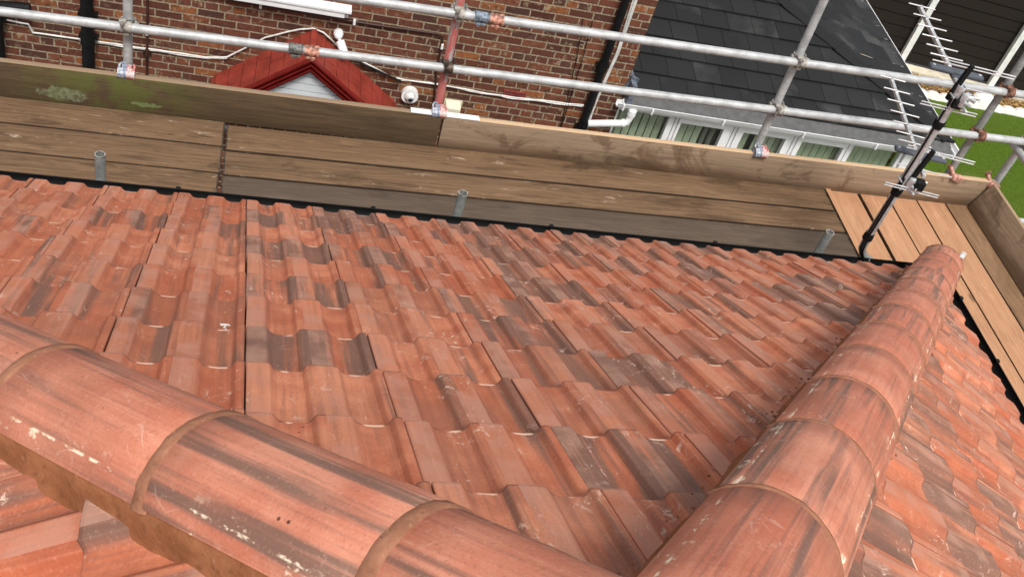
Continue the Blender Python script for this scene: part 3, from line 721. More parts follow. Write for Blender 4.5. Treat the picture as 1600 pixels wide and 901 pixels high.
standard(4.12, 1.45, 'galv', 'grey upright scaffold tube in front of the slate roof, third from the left', xt=3.93, zl=zr(4), zu=zr(4, 0), cm=('cast', 'cast'))
standard(5.375, 1.3, 'galv_dark', 'dull upright scaffold tube right of the aerial mast over the lawn', zl=zr(5.36), zu=zr(5.35, 0), cm=('rust', 'rust'), clip=False)
standard(5.757, 1.35, 'galv', 'upright scaffold tube at the outer corner of the walkway', zl=zr(5.75) - .02, zu=zr(5.75, 0), cm=('cast', 'rust'), clip=False)
# pink painted fixing plates at the two right hand posts
for x, zz_, lb in ((5.40, -.125, 'pink primed board clip on the pale toe board at the foot of the fourth upright'), (5.70, -.15, 'pink primed board clip at the corner of the toe boards')):
    e = empty('board_clip', (x, 1.09, zz_), rz=0, label=lb, cat='scaffold clip')
    b = MB(); b.box((0, -.012, -.01), (.085, .05, .045), Matrix.Rotation(.2, 3, 'Y'), .012); b.cyl((-.03, .0, .01), (-.05, .03, .04), .012, 10); b.build('plate', M['pink'], e, smooth=True)
    b = MB(); b.cyl((-.05, .028, .03), (-.075, .03, .055), .01, 8); b.cyl((-.055, .03, .03), (-.03, .05, .05), .014, 6); b.build('bolt', M['rust'], e, smooth=True)
def rail(x0, x1, lo, lab, sleeve=None, mat='galv', droop=0):
    za, zb = zr(x0, lo), zr(x1, lo)
    e = empty('scaffold_rail', ((x0 + x1) / 2, 1.083, (za + zb) / 2), label=lab, cat='scaffold tube', group='horizontal scaffold tubes')
    b = MB(); h = (x1 - x0) / 2; b.pipe((-h, 0, (za - zb) / 2), (h, 0, (zb - za) / 2), RT_, .0205, 28); b.build('tube', M[mat], e, smooth=True)
    return e
r1 = rail(-2.6, 1.158, True, 'lower horizontal scaffold tube, left length up to the sleeve in front of the red canopy')
r2 = rail(1.162, 5.93, True, 'lower horizontal scaffold tube, long length from the sleeve to the right corner')
r3 = rail(-2.6, 2.098, False, 'upper horizontal scaffold tube, left length running out at the top of the view')
r4 = rail(2.102, 6.9, False, 'upper horizontal scaffold tube, long length passing over the slate roof')
def sleeve(x, lo, parent, mats):
    z = zr(x, lo)
    for s_, mt in zip((-1, 1), mats):
        b = MB(); b.pipe((s_ * .042 - .037, 0, 0), (s_ * .042 + .037, 0, 0), .0305, .0246, 24)
        b.pipe((s_ * .075 - .005, 0, 0), (s_ * .075 + .005, 0, 0), .033, .0246, 24)
        b.box((s_ * .04, -.012, -.031), (.05, .03, .014), None, .003); b.cyl((s_ * .05, -.014, -.05), (s_ * .05, -.014, -.02), .006, 8); b.cyl((s_ * .05, -.014, -.046), (s_ * .05, -.014, -.037), .011, 6)
        o = b.build('sleeve_coupler', M[mt], smooth=True); o.location = Vector((x, 1.083, z)) - parent.location; o.parent = parent
M['blue_sleeve'] = plain('blue_primed_sleeve', (.20, .25, .31), .6, .1, .4, 45, .4); M['red_sleeve'] = plain('red_primed_sleeve', (.50, .24, .17), .7, .05, .4, 50, .4)
M['grey_sleeve'] = plain('dark_sleeve', (.17, .17, .155), .6, .2, .4, 45, .4)
sleeve(1.16, True, r2, ('grey_sleeve', 'red_sleeve')); sleeve(2.10, False, r4, ('blue_sleeve', 'red_sleeve'))
# tubes along the right end of the walkway
def ytube(x, z, lab, y0=1.35, y1=-4.2, mat='galv'):
    e = empty('scaffold_rail', (x, (y0 + y1) / 2, z), label=lab, cat='scaffold tube', group='horizontal scaffold tubes'); h = (y0 - y1) / 2
    b = MB(); b.pipe((0, -h, 0), (0, h, 0), RT_, .0205, 28); b.build('tube', M[mat], e, smooth=True); return e
ytube(5.715, .125, 'scaffold tube running back along the right end of the walkway from the corner post', 1.2)
ytube(5.80, .56, 'upper scaffold tube running back along the right end of the walkway', 1.2)
# short inner standards sticking up between gutter and deck
for x, xt, lb in ((.245, .247, 'short open scaffold tube standing behind the gutter on the left'), (1.955, 1.985, 'short open scaffold tube standing behind the gutter in the middle'), (4.01, 4.085, 'short open scaffold tube standing behind the gutter near the aerial mast')):
    e = empty('scaffold_standard', (x, .215, -5), label=lb, cat='scaffold tube', group='short inner scaffold tubes')
    b = MB(); b.pipe((0, -.0, .05), (xt - x, 0, 5.0), RT_, .0195, 28); b.build('tube', M['galv_dark'], e, smooth=True)
    b = MB(); b.pipe((xt - x, 0, 4.995), (xt - x, 0, 5.003), RT_ + .0006, .0195, 28); b.build('tube_rim', M['cast'], e, smooth=True)
# transoms and ledgers below deck
for i, x in enumerate((.74,)):
    e = empty('scaffold_transom', (x, .65, -.43), label='scaffold tube below the joint between left and middle walkway boards', cat='scaffold tube')
    b = MB(); b.pipe((0, -.55, 0), (0, .62, 0), RT_, .0205, 16); b.build('tube', M['galv'], e, smooth=True)
e = empty('scaffold_ledger', (3.0, 1.20, -.52), label='long scaffold tube below the walkway edge, its end showing right of the leaning toe board', cat='scaffold tube', group='horizontal scaffold tubes')
b = MB(); b.pipe((-5.5, 0, 0), (3.9, 0, 0), RT_, .0205, 24); b.build('tube', M['galv'], e, smooth=True)

# ------------------------------------------------------------------ aerial mast and aerials
MX, MY = 4.232, .10
mast = empty('aerial_mast', (MX, MY, -.1), label='cranked steel aerial mast with black cable taped along it, rising behind the gutter', cat='aerial mast')
b = MB(); b.tube([(.20, -.02, -.15), (.19, -.01, -.06), (.15, 0, -.005), (.09, 0, .03), (.035, 0, .06), (.006, 0, .11), (0, 0, .18), (0, 0, .20)], .0213, 20); b.build('bend', M['galv_dark'], mast, smooth=True)
b = MB(); b.cyl((0, 0, .19), (0, 0, 1.178), .0215, 24)
b.pipe((0, 0, 1.17), (0, 0, 1.19), .0222, .018, 20); mt_ = b.build('tube', M['plate'], mast, smooth=True)
b = MB()
side = Vector((-.023, -.011, 0))
b.tube([Vector(p) + side for p in ((.24, -.02, -.1), (.17, -.01, -.02), (.09, -.01, .04), (.035, -.01, .07), (.008, -.005, .12), (0, 0, .2), (0, 0, .45), (.004, 0, .75), (0, 0, 1.0), (0, 0, 1.12))], .0055, 8)
b.tube([Vector(p) + side * .8 + Vector((.004, -.012, 0)) for p in ((.3, -.06, -.02), (.2, -.02, -.03), (.10, -.02, .03), (.04, -.02, .055), (.01, -.01, .11), (0, 0, .2), (0, 0, .45), (-.002, 0, .62))], .0055, 8)
b.build('cable', M['black'], mast, smooth=True)
for z in (.19, .21, .51, .53, .95, .97):
    b = MB(); b.pipe((0, 0, z - .012), (0, 0, z + .012), .0255 + (.003 if z in (.19, .53, .97) else 0), .0216, 20); b.build('tape', M['black'], mast, smooth=True)
def clampset(z, mat):
    b = MB(); b.box((.028, -.035, z), (.05, .03, .075), Matrix.Rotation(.5, 3, 'Z'), .006); b.tube([(-.03, -.03, z), (-.03, .01, z), (0, .032, z), (.03, .012, z), (.04, -.03, z)], .005, 8)
    b.tube([(.025, -.045, z - .03), (.055, -.06, z - .05)], .008, 8); b.cyl((.03, -.04, z + .02), (.055, -.075, z + .02), .012, 6); b.cyl((.02, -.045, z - .005), (.04, -.08, z - .005), .009, 8)
    b.tube([(.03, -.05, z + .03), (.09, -.06, z + .035)], .004, 6)
    o = b.build('clamp', M[mat], mast, smooth=True)
clampset(.605, 'plate'); clampset(1.135, 'plate')
def aerial(loc, rz, L, els, lab, refl=.16):
    e = empty('tv_aerial', loc, rz, label=lab, cat='tv aerial', group='aerials clamped to the mast')
    b = MB(); b.box((0, L / 2, 0), (.02, L, .02), None, .002); b.build('boom', M['alu'], e)
    for y, hl in els:
        b = MB(); b.cyl((-hl, y, .014), (hl, y, .014), .0040, 10); b.box((0, y, .012), (.016, .02, .012), None, .002)
        b.build('director', M['alu'], e, smooth=True)
    b = MB(); b.box((0, .16, .028), (.29, .048, .022), None, .009); b.box((0, .155, .012), (.05, .05, .02), None, .003); o = b.build('dipole_box', M['dipole'], e, smooth=True)
    for s_ in (-1, 1):
        b = MB(); b.cyl((s_ * .125, .16, .039), (s_ * .125, .16, .0415), .008, 12); q_ = b.build('screw_cap', M['alu'], o)
    b = MB(); b.box((-.035, .015, .05), (.022, .026, .20), Matrix.Rotation(.16, 3, 'Y') @ Matrix.Rotation(-.1, 3, 'X'), .003); b.box((-.01, -.02, -.04), (.05, .05, .05), None, .004); b.build('reflector_bracket', M['black'], e)
    for z, hl, xo in ((.14, .185, .03), (.125, .185, .03), (.02, .15, 0), (-.075, .15, -.03), (-.09, .15, -.03)):
        b = MB(); b.cyl((-hl + xo, .03 if z > 0 else -.02, z), (hl + xo, .03 if z > 0 else -.02, z), .0035, 8); b.build('reflector_rod', M['alu'], e, smooth=True)
    return e
aerial((4.255, .10, 1.045), -math.atan2(.13, .78), .86, [(.84, .078), (.725, .08), (.615, .082), (.51, .085), (.41, .088), (.32, .09), (.255, .095)], 'upper television aerial at the top of the mast, in front of the black fence')
aerial((4.30, .06, .56), -math.atan2(.17, .8), .94, [(.93, .078), (.80, .08), (.68, .082), (.565, .085), (.46, .088), (.36, .09), (.28, .095)], 'lower television aerial halfway up the mast, in front of the slate roof')

# ------------------------------------------------------------------ neighbour's brick house
AL = math.radians(2.2)
nb = empty('brick_house', (0, 4.45, -5), -AL, label="neighbour's old red brick house wall with soil pipes and cables", cat='house')
def L(o): o.location = (o.location[0], o.location[1], o.location[2] + 5); return o   # local z is height over the empty; build with scene z
def nbuild(b, name, mat, parent=nb, **k):
    o = b.build(name, mat, parent, **k); o.location.z = 5 if parent is nb or parent.parent is None else 0; return o
# wall with an opening for the upstairs window
b = MB(); UL, UR, ZT = -7, 4.335, .6
wu0, wu1, wz0, wz1 = .74, 1.66, -1.44, -.2
for (a0, a1, c0, c1) in ((UL, wu0, -5, ZT), (wu1, UR, -5, ZT), (wu0, wu1, -5, wz0), (wu0, wu1, wz1, ZT)):
    b.box(((a0 + a1) / 2, .15, (c0 + c1) / 2), (a1 - a0, .3, c1 - c0))
b.box((UR - .15, 4.3, (-5 + ZT) / 2), (.3, 8.0, ZT + 5)); b.box((UL + .15, 4.3, (-5 + ZT) / 2), (.3, 8.0, ZT + 5))
nbuild(b, 'wall', M['brick'])
b = MB(); b.prism([(UL - .1, -.35, ZT), (UL - .1, 4.2, ZT + 2.9), (UL - .1, 8.7, ZT), (UL - .1, 8.6, ZT - .1), (UL - .1, 4.2, ZT + 2.75), (UL - .1, -.3, ZT - .08)], (UR - UL + .2, 0, 0)); nbuild(b, 'roof', M['slate'])
wn_ = MB()
for (a0, a1, c0, c1) in ((wu0, wu1, wz0, wz0 + .07), (wu0, wu1, wz1 - .07, wz1), (wu0, wu0 + .07, wz0, wz1), (wu1 - .07, wu1, wz0, wz1), (1.18, 1.24, wz0, wz1)):
    wn_.box(((a0 + a1) / 2, .08, (c0 + c1) / 2), (a1 - a0 - .004, .07, c1 - c0 - .004), None, .004)
wino = nbuild(wn_, 'window', M['pvc'])
b = MB(); b.box(((wu0 + wu1) / 2, .085, (wz0 + wz1) / 2), (wu1 - wu0 - .02, .02, wz1 - wz0 - .02)); b.build('pane', M['glass'], wino)
b = MB(); b.box(((wu0 + wu1) / 2, .26, (wz0 + wz1) / 2), (wu1 - wu0, .02, wz1 - wz0)); b.build('dark_room', M['inside'], wino)
b = MB(); b.box((1.20, -.035, -1.475), (1.02, .15, .03), None, .006); b.box((1.19, -.075, -1.515), (.93, .05, .055), None, .006); b.box((1.20, -.02, -1.55), (.98, .06, .03), None, .005)
b.build('sill', M['pvc'], wino)
# soil pipes
def vpipe(u, z0, z1, r, name, mat, off=-.07, collars=(), u1=None):
    b = MB(); u1 = u if u1 is None else u1; b.cyl((u, off, z0), (u1, off, z1), r, 20); o = nbuild(b, name, M[mat], smooth=True)
    for z in collars:
        uu = u + (u1 - u) * (z - z0) / (z1 - z0)
        b = MB(); b.cyl((uu, off, z - .05), (uu, off, z + .05), r + .008, 20); b.box((uu, off / 2, z), (r * 2 + .05, abs(off), .02)); b.build('collar', M[mat], o, smooth=True)
    return o
vpipe(-.45, -5, .9, .052, 'soil_pipe', 'black', -.075, (-1.93, -2.15, -3.6))
vpipe(-1.17, -5, -1.98, .045, 'waste_pipe', 'black', -.08, (-2.1,))
b = MB(); b.tube([(-1.17, -.08, -2.0), (-1.12, -.08, -1.96), (-.9, -.07, -1.95)], .045, 14); nbuild(b, 'pipe_branch', M['black'], smooth=True)
vpipe(.028, -5, .5, .011, 'overflow_pipe', 'brown', -.02, (-2.25,))
vpipe(4.03, -5, .5, .036, 'downpipe', 'black', -.06, (-1.62, -2.32, -3.6))
b = MB(); b.tube([(-.1, -.02, -1.545), (.5, -.02, -1.585), (1.2, -.02, -1.60), (1.9, -.02, -1.60), (2.48, -.02, -1.585), (2.53, -.02, -1.60), (2.54, -.02, -1.66), (2.55, -.02, -2.0), (2.60, -.02, -2.4), (2.63, -.02, -5)], .011, 8)
nbuild(b, 'brown_pipe', M['brown'], smooth=True)
for u, z in ((.95, -1.59), (1.75, -1.60), (2.545, -1.70), (.028, -2.03)):
    b = MB(); b.box((u, -.03, z), (.022, .03, .05), None, .003); nbuild(b, 'pipe_clip', M['pvc'])
def cable(pts, r=.007, sway=.006, name='cable', n=6, off=-.018):
    P = []
    for i in range(len(pts) - 1):
        a_, c_ = Vector((pts[i][0], 0, pts[i][1])), Vector((pts[i + 1][0], 0, pts[i + 1][1])); k_ = max(2, int((c_ - a_).length / .05))
        for j in range(k_): P.append(a_.lerp(c_, j / k_))
    P.append(Vector((pts[-1][0], 0, pts[-1][1]))); sd_ = random.random() * 40
    Q = [p + Vector((0, off + .004 * noise.noise(Vector((p.x * 9, 1, sd_))), sway * noise.noise(Vector((p.x * 5, p.z * 5, sd_))))) for p in P]
    b = MB(); b.tube(Q, r, n); return nbuild(b, name, M['cable'], smooth=True)
C1 = [(-1.113, -2.13), (-.936, -2.135), (-.905, -2.215), (-.528, -2.212), (-.213, -2.205), (.241, -2.199), (.52, -2.20), (.703, -2.165), (1.017, -1.90), (1.30, -1.765), (1.412, -1.733), (1.50, -1.76), (1.704, -1.925), (2.2, -2.125)]
cable(C1, .008); cable([(u, z - .012) for u, z in C1[3:8]], .006, .012)
cable([(2.2, -2.115), (2.42, -2.12), (2.683, -2.111), (3.052, -2.125), (3.5, -2.115), (3.99, -2.085)], .007, .012); cable([(2.25, -2.12), (2.5, -2.105), (2.9, -2.12), (3.3, -2.13), (3.7, -2.12), (3.99, -2.10)], .006, .016)
cable([(3.45, -2.12), (3.6, -2.10), (3.8, -2.12), (3.98, -2.11)], .005, .016)
for o_ in (0, .018, .032): cable([(4.10 + o_, .3), (4.105 + o_, -.95), (4.125 + o_ * .6, -1.47), (4.095 + o_ * .5, -1.87), (4.10 - o_ * .3, -2.2), (4.12, -3.2)], .007, .01)
for o_ in (.0, .09): b = MB(); b.tube([(3.72 + o_, -.02, -1.2), (3.78 + o_ * .6, -.02, -1.6), (3.85, -.02, -2.5)], .004, 6); nbuild(b, 'thin_cable', M['black'], smooth=True)
b = MB(); b.tube([(1.95, -.03, -2.03), (2.25, -.035, -2.13)], .011, 8); b.tube([(1.75, -.03, -1.96), (2.0, -.03, -2.06)], .009, 8); nbuild(b, 'cable_wrap', M['black'], smooth=True)
# air brick
b = MB(); b.box((3.315, -.004, -2.112), (.215, .02, .10), None, .002)
o = nbuild(b, 'air_brick', plain('air_brick_red', (.22, .035, .025), .7, 0, .2, 30))
b = MB()
for i in range(9):
    for j in range(3): b.box((3.23 + .0215 * i, -.0145, -2.143 + .031 * j), (.011, .003, .013))
b.build('vent_holes', M['inside'], o)
# cream cowl vent
b = MB(); b.prism([(2.70, 0, -2.27), (2.70, -.10, -2.30), (2.70, -.10, -2.47), (2.70, 0, -2.47)], (.135, 0, 0)); b.box((2.7675, -.002, -2.372), (.17, .012, .22), None, .003); nbuild(b, 'vent_cowl', M['cream'])
# side lead
b = MB(); b.box((4.36, -.01, -1.80), (.08, .03, .20), Matrix.Rotation(.3, 3, 'Y'), .004); nbuild(b, 'lead_soaker', M['lead'])

# door canopy ---------------------------------------------------------------
can = empty('door_canopy', nb.matrix_basis @ Vector((1.42, 0, 2.2)), -AL, label='red gabled door canopy with white cladding on the brick wall', cat='canopy')
can.location = Matrix.Rotation(-AL, 3, 'Z') @ Vector((1.42, 0, 0)) + Vector((0, 4.45, -2.8)); CZ = -2.8
PR, RW, SL = .43, .80, .77          # projection, half width, slope
def canp(u, y, z): return Vector((u, y, z - CZ))
b = MB(); bm = b.bm; rl = bm.loops.layers.float_color.new('rnd')
strips = 7
for s_ in (-1, 1):
    for i in range(strips):
        ua, ub = RW * i / strips, RW * (i + 1) / strips - .004
        za, zb = -1.75 - SL * ua + .0, -1.75 - SL * ub + .0
        up = .006
        y0c = -PR - .04 if True else 0
        b.prism([canp(s_ * ua, 0, za - .004), canp(s_ * ub, 0, zb + up), canp(s_ * ub, 0, zb - .012), canp(s_ * ua, 0, za - .02)], (0, -PR - .02, 0))
        # staggered cross joints
        for q_ in range(2):
            yy = -PR * ((.28 if i % 2 else .55) + q_ * .42)
            if yy > -PR + .05: b.prism([canp(s_ * ua, yy, za + .001), canp(s_ * ub, yy, zb + up + .009), canp(s_ * ub, yy, zb), canp(s_ * ua, yy, za - .006)], (0, -.006, 0))
# chamfered lower corner: outer verge drop
for s_ in (-1, 1):
    b.prism([canp(s_ * RW, 0, -1.75 - SL * RW), canp(s_ * (RW + .035), 0, -1.75 - SL * RW - .05), canp(s_ * (RW + .035), 0, -2.62), canp(s_ * RW, 0, -2.62)], (0, -PR - .02, 0))
b.box(canp(0, -PR / 2, -1.752), (.05, PR + .03, .03), None, .006)
b.build('roof', M['red'], can)
b = MB()
for s_ in (-1, 1): b.prism([canp(0, -.002, -1.775), canp(s_ * RW, -.002, -1.775 - SL * RW), canp(s_ * RW, -.002, -1.80 - SL * RW), canp(0, -.002, -1.80)], (0, -PR - .01, 0))
b.build('roof_deck', M['redtrim'], can)
# ribbed bargeboards
for s_ in (-1, 1):
    b = MB()
    for i in range(6):
        o_ = .022 * i; yy = -PR - .03 - .0; yd = .006 + (.022 if i % 2 == 0 else .0) + .004 * (5 - i)
        p = lambda u, dz: canp(s_ * u, -PR - .01, -1.745 - SL * u - dz)
        b.prism([p(0, o_ * 1.2), p(RW + .02, o_ * 1.2), p(RW + .02, o_ * 1.2 + .019), p(0, o_ * 1.2 + .019)], (0, -yd - .01, 0))
    b.build('bargeboard', M['redtrim'], can)
b = MB()
zt = -1.745 - .155; k_ = 0
while k_ < 7:
    z1 = zt - .075 * k_; z0 = z1 - .067
    h1, h0 = max(0, (zt - z1) / SL), (zt - z0) / SL
    h0 = min(h0, RW - .06); h1 = min(h1, RW - .06)
    b.prism([canp(-h1, -PR + .02, z1), canp(h1, -PR + .02, z1), canp(h0, -PR + .02, z0), canp(-h0, -PR + .02, z0)] if h1 > 0 else [canp(0, -PR + .02, z1), canp(h0, -PR + .02, z0), canp(-h0, -PR + .02, z0)], (0, -.012, 0))
    k_ += 1
b.build('gable_cladding', M['clad'], can)
b = MB(); b.prism([canp(0, -PR + .03, zt), canp((RW - .06), -PR + .03, zt - SL * (RW - .06)), canp(-(RW - .06), -PR + .03, zt - SL * (RW - .06))], (0, -.016, 0)); b.build('gable_backing', M['dipole'], can)
# cameras
def wallpt(u, off, z): return Matrix.Rotation(-AL, 3, 'Z') @ Vector((u, off, 0)) + Vector((0, 4.45, z))
e = empty('security_camera', wallpt(1.63, 0, -1.76), -AL, label='small white bullet security camera above the right side of the canopy', cat='security camera')
b = MB(); b.sphere((0, -.05, .015), .038, (1, 1, 1)); b.cyl((0, 0, .015), (0, -.03, .015), .042, 16); b.build('mount', M['pvc'], e, smooth=True)
b = MB(); b.cyl((0, -.06, 0), (.035, -.10, -.03), .013, 10); b.cyl((.02, -.085, -.02), (.075, -.17, -.10), .038, 18); b.build('camera_body', M['pvc'], e, smooth=True)
b = MB(); b.cyl((.074, -.168, -.098), (.077, -.172, -.102), .028, 18); b.build('lens', M['lensglass'], e, smooth=True)
e = empty('security_camera', wallpt(2.352, 0, -2.262), -AL, label='round white dome security camera on the brick wall right of the canopy', cat='security camera')
b = MB(); b.cyl((0, 0, 0), (0, -.035, 0), .078, 28); b.pipe((0, -.03, 0), (0, -.055, 0), .078, .05, 28); b.build('housing', M['pvc'], e, smooth=True)
b = MB(); b.sphere((0, -.05, -.004), .048); b.build('dome', M['cable'], e, smooth=True)
b = MB(); b.sphere((.006, -.082, -.01), .024, (1, 1, 1)); b.build('lens', M['lensglass'], e, smooth=True)
b = MB(); b.pipe((.005, -.078, -.008), (.007, -.098, -.012), .030, .021, 20); b.build('lens_ring', M['plate'], e, smooth=True)

# ------------------------------------------------------------------ extension with slate roof
ex = empty('extension', Matrix.Rotation(-AL, 3, 'Z') @ Vector((4.34, 0, 0)) + Vector((0, 4.45, -5)), -AL, label='single storey extension with dark slate-look hipped roof and white windows', cat='extension')
EX = Matrix.Translation((-4.34, 0, 5))      # (u, off, scene z) -> local of ex
def ep(u, y, z): return Vector((u - 4.34, y, z + 5))
SLP = .245; UE = 7.86; DEP = 6.2; EZ = -1.915
def slates(name, origin, a, b_, n, width, length, clips, gauge=.262, wid=.28):
    bm = bmesh.new(); rl = bm.loops.layers.float_color.new('rnd'); origin = Vector(origin); a = Vector(a).normalized(); b_ = Vector(b_).normalized(); n = Vector(n).normalized()
    k = 0
    while k * gauge < length:
        off = random.random() * wid; j = -1
        while j * wid < width + wid:
            u0 = j * wid - off; u1 = u0 + wid - .004; s0 = k * gauge; s1 = s0 + gauge + .02
            dn = random.gauss(0, .0007); r_ = (random.random(), random.random(), random.random(), 1)
            P = lambda u, s, h: bm.verts.new(origin + a * u + b_ * s + n * (h + dn))
            h0, h1 = .026, .0
            v = [P(u0, s0, h0), P(u1, s0, h0), P(u1, s1, h1), P(u0, s1, h1)]; lo = [P(u0, s0, -.006), P(u1, s0, -.006)]
            for f in (bm.faces.new(v), bm.faces.new((lo[0], lo[1], v[1], v[0]))):
                for l in f.loops: l[rl] = r_
            j += 1
        k += 1
    for p, q in clips: bmesh.ops.bisect_plane(bm, geom=bm.verts[:] + bm.edges[:] + bm.faces[:], plane_co=p, plane_no=q, clear_outer=True)
    me = bpy.data.meshes.new(name); bm.to_mesh(me); bm.free(); me.materials.append(M['slate']); o = bpy.data.objects.new(name, me); C.objects.link(o); o.parent = ex; return o
W_ = UE - 4.34
slates('roof_slope', ep(4.34, .02, EZ + .12 * SLP), (1, 0, 0), (0, 1, SLP), (0, -SLP, 1), W_ + .3, 4.2, [(ep(UE, .07, EZ), Vector((1, 1, 0)).normalized()), (ep(4.34, 0, EZ), Vector((-1, 0, 0)))])
slates('roof_slope', ep(UE, -.10, EZ + .042), (0, 1, 0), (-1, 0, SLP), (SLP, 0, 1), 6.4, 3.8, [(ep(UE, .07, EZ), Vector((-1, -1, 0)).normalized()), (ep(UE, -.10, EZ), Vector((0, -1, 0))), (ep(4.34, 0, EZ), Vector((-1, 0, 0)))])
b = MB(); hd = Vector((-1, 1, SLP)); hl = hd.length; hq = hd.to_track_quat('Y', 'Z')
P0 = ep(UE, .07, EZ + .042)
wing = .125
for s_ in (-1, 1):
    lat = Vector((1, 1, 0)).normalized() * s_; dropv = Vector((0, 0, -SLP * wing * .707))
    k_ = 0
    while k_ < 14:
        a0 = P0 + hd * (k_ * .255); a1 = P0 + hd * (k_ * .255 + .265); up0, up1 = Vector((0, 0, .048)), Vector((0, 0, .040))
        b.prism([a0 + up0, a1 + up1, a1 + up1 + lat * wing + dropv - Vector((0, 0, .012)), a0 + up0 + lat * wing + dropv - Vector((0, 0, .012))], (0, 0, -.012)); k_ += 1
o = b.build('hip_capping', M['slate'], ex)
# eaves tray, gutters, fascia
b = MB(); b.prism([ep(4.36, -.13, EZ - .008), ep(4.36, .10, EZ + .2 * SLP - .004), ep(4.36, .10, EZ - .02), ep(4.36, -.13, EZ - .02)], (W_ - .02, 0, 0)); b.build('eaves_tray', plain('grey_felt', (.10, .10, .10), .8), ex)
b = MB(); b.box(ep((4.34 + UE) / 2 - .02, -.045, EZ - .075), (W_ - .02, .02, .11), None, .003); b.box(ep(UE - .055, 3, EZ - .10), (.02, 6.0, .15), None, .003); b.build('fascia', M['pvc'], ex)
b = MB()
def ogee(p0, p1, out):
    out = Vector(out); up = Vector((0, 0, 1)); prof = [(0, 0), (0, -.052), (.03, -.060), (.058, -.050), (.070, -.026), (.076, .0), (.086, .003), (.086, .009), (.073, .007), (.065, -.026), (.052, -.045), (.006, -.045), (.006, 0)]
    b.prism([Vector(p0) + out * x + up * z for x, z in prof], Vector(p1) - Vector(p0))
ogee(ep(4.27, -.058, EZ - .022), ep(UE + .03, -.058, EZ - .022), (0, -1, 0)); g_ = b.build('gutter', M['pvc'], ex)
b = MB(); ogee(ep(UE - .01, -.16, EZ + .01), ep(UE - .01, 5.9, EZ + .01), (1, 0, 0)); b.build('gutter', M['pvc'], ex)
for u in (4.33, 4.62, 5.35, 6.2, 7.0, 7.7):
    b = MB(); b.box(ep(u, -.105, EZ - .055), (.020, .095, .075), None, .012); q_ = b.build('gutter_bracket', M['pvc'], g_)
b = MB(); b.tube([ep(4.44, -.11, -1.99), ep(4.44, -.11, -2.08), ep(4.425, -.115, -2.14), ep(4.37, -.112, -2.165), ep(4.25, -.10, -2.195), ep(4.08, -.07, -2.25)], .034, 18)
b.cyl(ep(4.44, -.11, -2.0), ep(4.44, -.11, -2.06), .041, 18); b.cyl(ep(4.41, -.113, -2.15), ep(4.38, -.112, -2.163), .040, 18); b.build('waste_downpipe', M['pvc'], ex, smooth=True)
# walls of the extension
b = MB()
b.box(ep((4.36 + 7.5) / 2, .10, -4.42), (7.5 - 4.36, .2, 1.14)); b.box(ep(7.40, 3.16, -3.55), (.2, 5.9, 2.95)); b.build('wall', M['brick'], ex)
ops = [(4.355, 4.87, 0), (5.00, 5.45, 1), (5.66, 6.12, 1), (6.30, 6.76, 1), (6.87, 7.40, 0)]      # glass extents
ZB, ZTP = -3.8, -2.04
edges = [4.325, 4.935, 5.555, 6.21, 6.815, 7.44]
for i, (a0, a1, sash) in enumerate(ops):
    b = MB(); L0, L1 = edges[i] + .003, edges[i + 1] - .003; gt = ZTP - (.085 if sash else .05); f = .04 if sash else None
    if sash:
        o0, o1 = L0 + .035, L1 - .035       # fixed frame, then the proud opening sash
        for (p, q_, r_, s_) in ((L0, L1, ZTP - .03, ZTP), (L0, o0, ZB, ZTP - .03), (o1, L1, ZB, ZTP - .03), (L0, L1, ZB - .05, ZB)): b.box(ep((p + q_) / 2, .035, (r_ + s_) / 2), (q_ - p - .001, .06, s_ - r_ - .001), None, .004)
        for (p, q_, r_, s_) in ((o0, o1, gt, ZTP - .033), (o0, a0, ZB, gt), (a1, o1, ZB, gt), (a0, a1, ZB, ZB + .07)): b.box(ep((p + q_) / 2, .018, (r_ + s_) / 2), (q_ - p + .001, .062, s_ - r_ + .001), None, .003)
    else:
        for (p, q_, r_, s_) in ((L0, L1, gt, ZTP), (L0, a0, ZB, gt), (a1, L1, ZB, gt), (L0, L1, ZB - .05, ZB + .04)): b.box(ep((p + q_) / 2, .035, (r_ + s_) / 2), (q_ - p - .001, .06, s_ - r_ - .001), None, .004)
    w_ = b.build('window', M['pvc'], ex)
    b = MB(); b.box(ep((a0 + a1) / 2, .038, (ZB + gt) / 2), (a1 - a0 + .01, .012, gt - ZB + .01)); b.build('pane', M['glass'], w_)
    b = MB(); u = a0 + .012
    while u < a1 + .02:
        ang = .30 + random.gauss(0, .07)
        if i == 2 and .10 < (u - a0) < .20: u += .06; continue
        if i == 1 and u > a1 - .16: ang = 1.25
        wv_ = .062; cx, sv2 = math.cos(ang) * wv_ / 2, math.sin(ang) * wv_ / 2
        b.prism([ep(u - cx, .10 + sv2, ZB + .1), ep(u + cx, .10 - sv2, ZB + .1), ep(u + cx, .10 - sv2 + .002, ZB + .1), ep(u - cx, .10 + sv2 + .002, ZB + .1)], (0, 0, ZTP - ZB - .11)); u += .077
    b.build('vertical_blind', M['blind'], w_)
b = MB(); b.box(ep(5.85, 2.2, -3.55), (2.9, .03, 2.9)); b.box(ep(5.85, 1.3, -4.9), (2.9, 2.1, .03)); b.build('room_interior', plain('beige_room', (.30, .24, .17), .9), ex)
b = MB(); b.box(ep(5.85, 1.4, -1.98), (2.95, 2.4, .03)); b.build('ceiling', M['inside'], ex)
b = MB(); b.box(ep(7.485, .04, (ZB + ZTP) / 2), (.085, .13, ZTP - ZB + .05), None, .004); b.build('corner_post', M['pvc'], ex)
b = MB(); b.box(ep(4.300, .03, (ZB + ZTP) / 2), (.04, .05, ZTP - ZB + .04), None, .004); b.build('corner_post', M['pvc'], ex)
b = MB(); b.box(ep(4.37, .02, EZ + .08), (.05, .3, .22), None, .004); b.build('lead_flashing', M['lead'], ex)

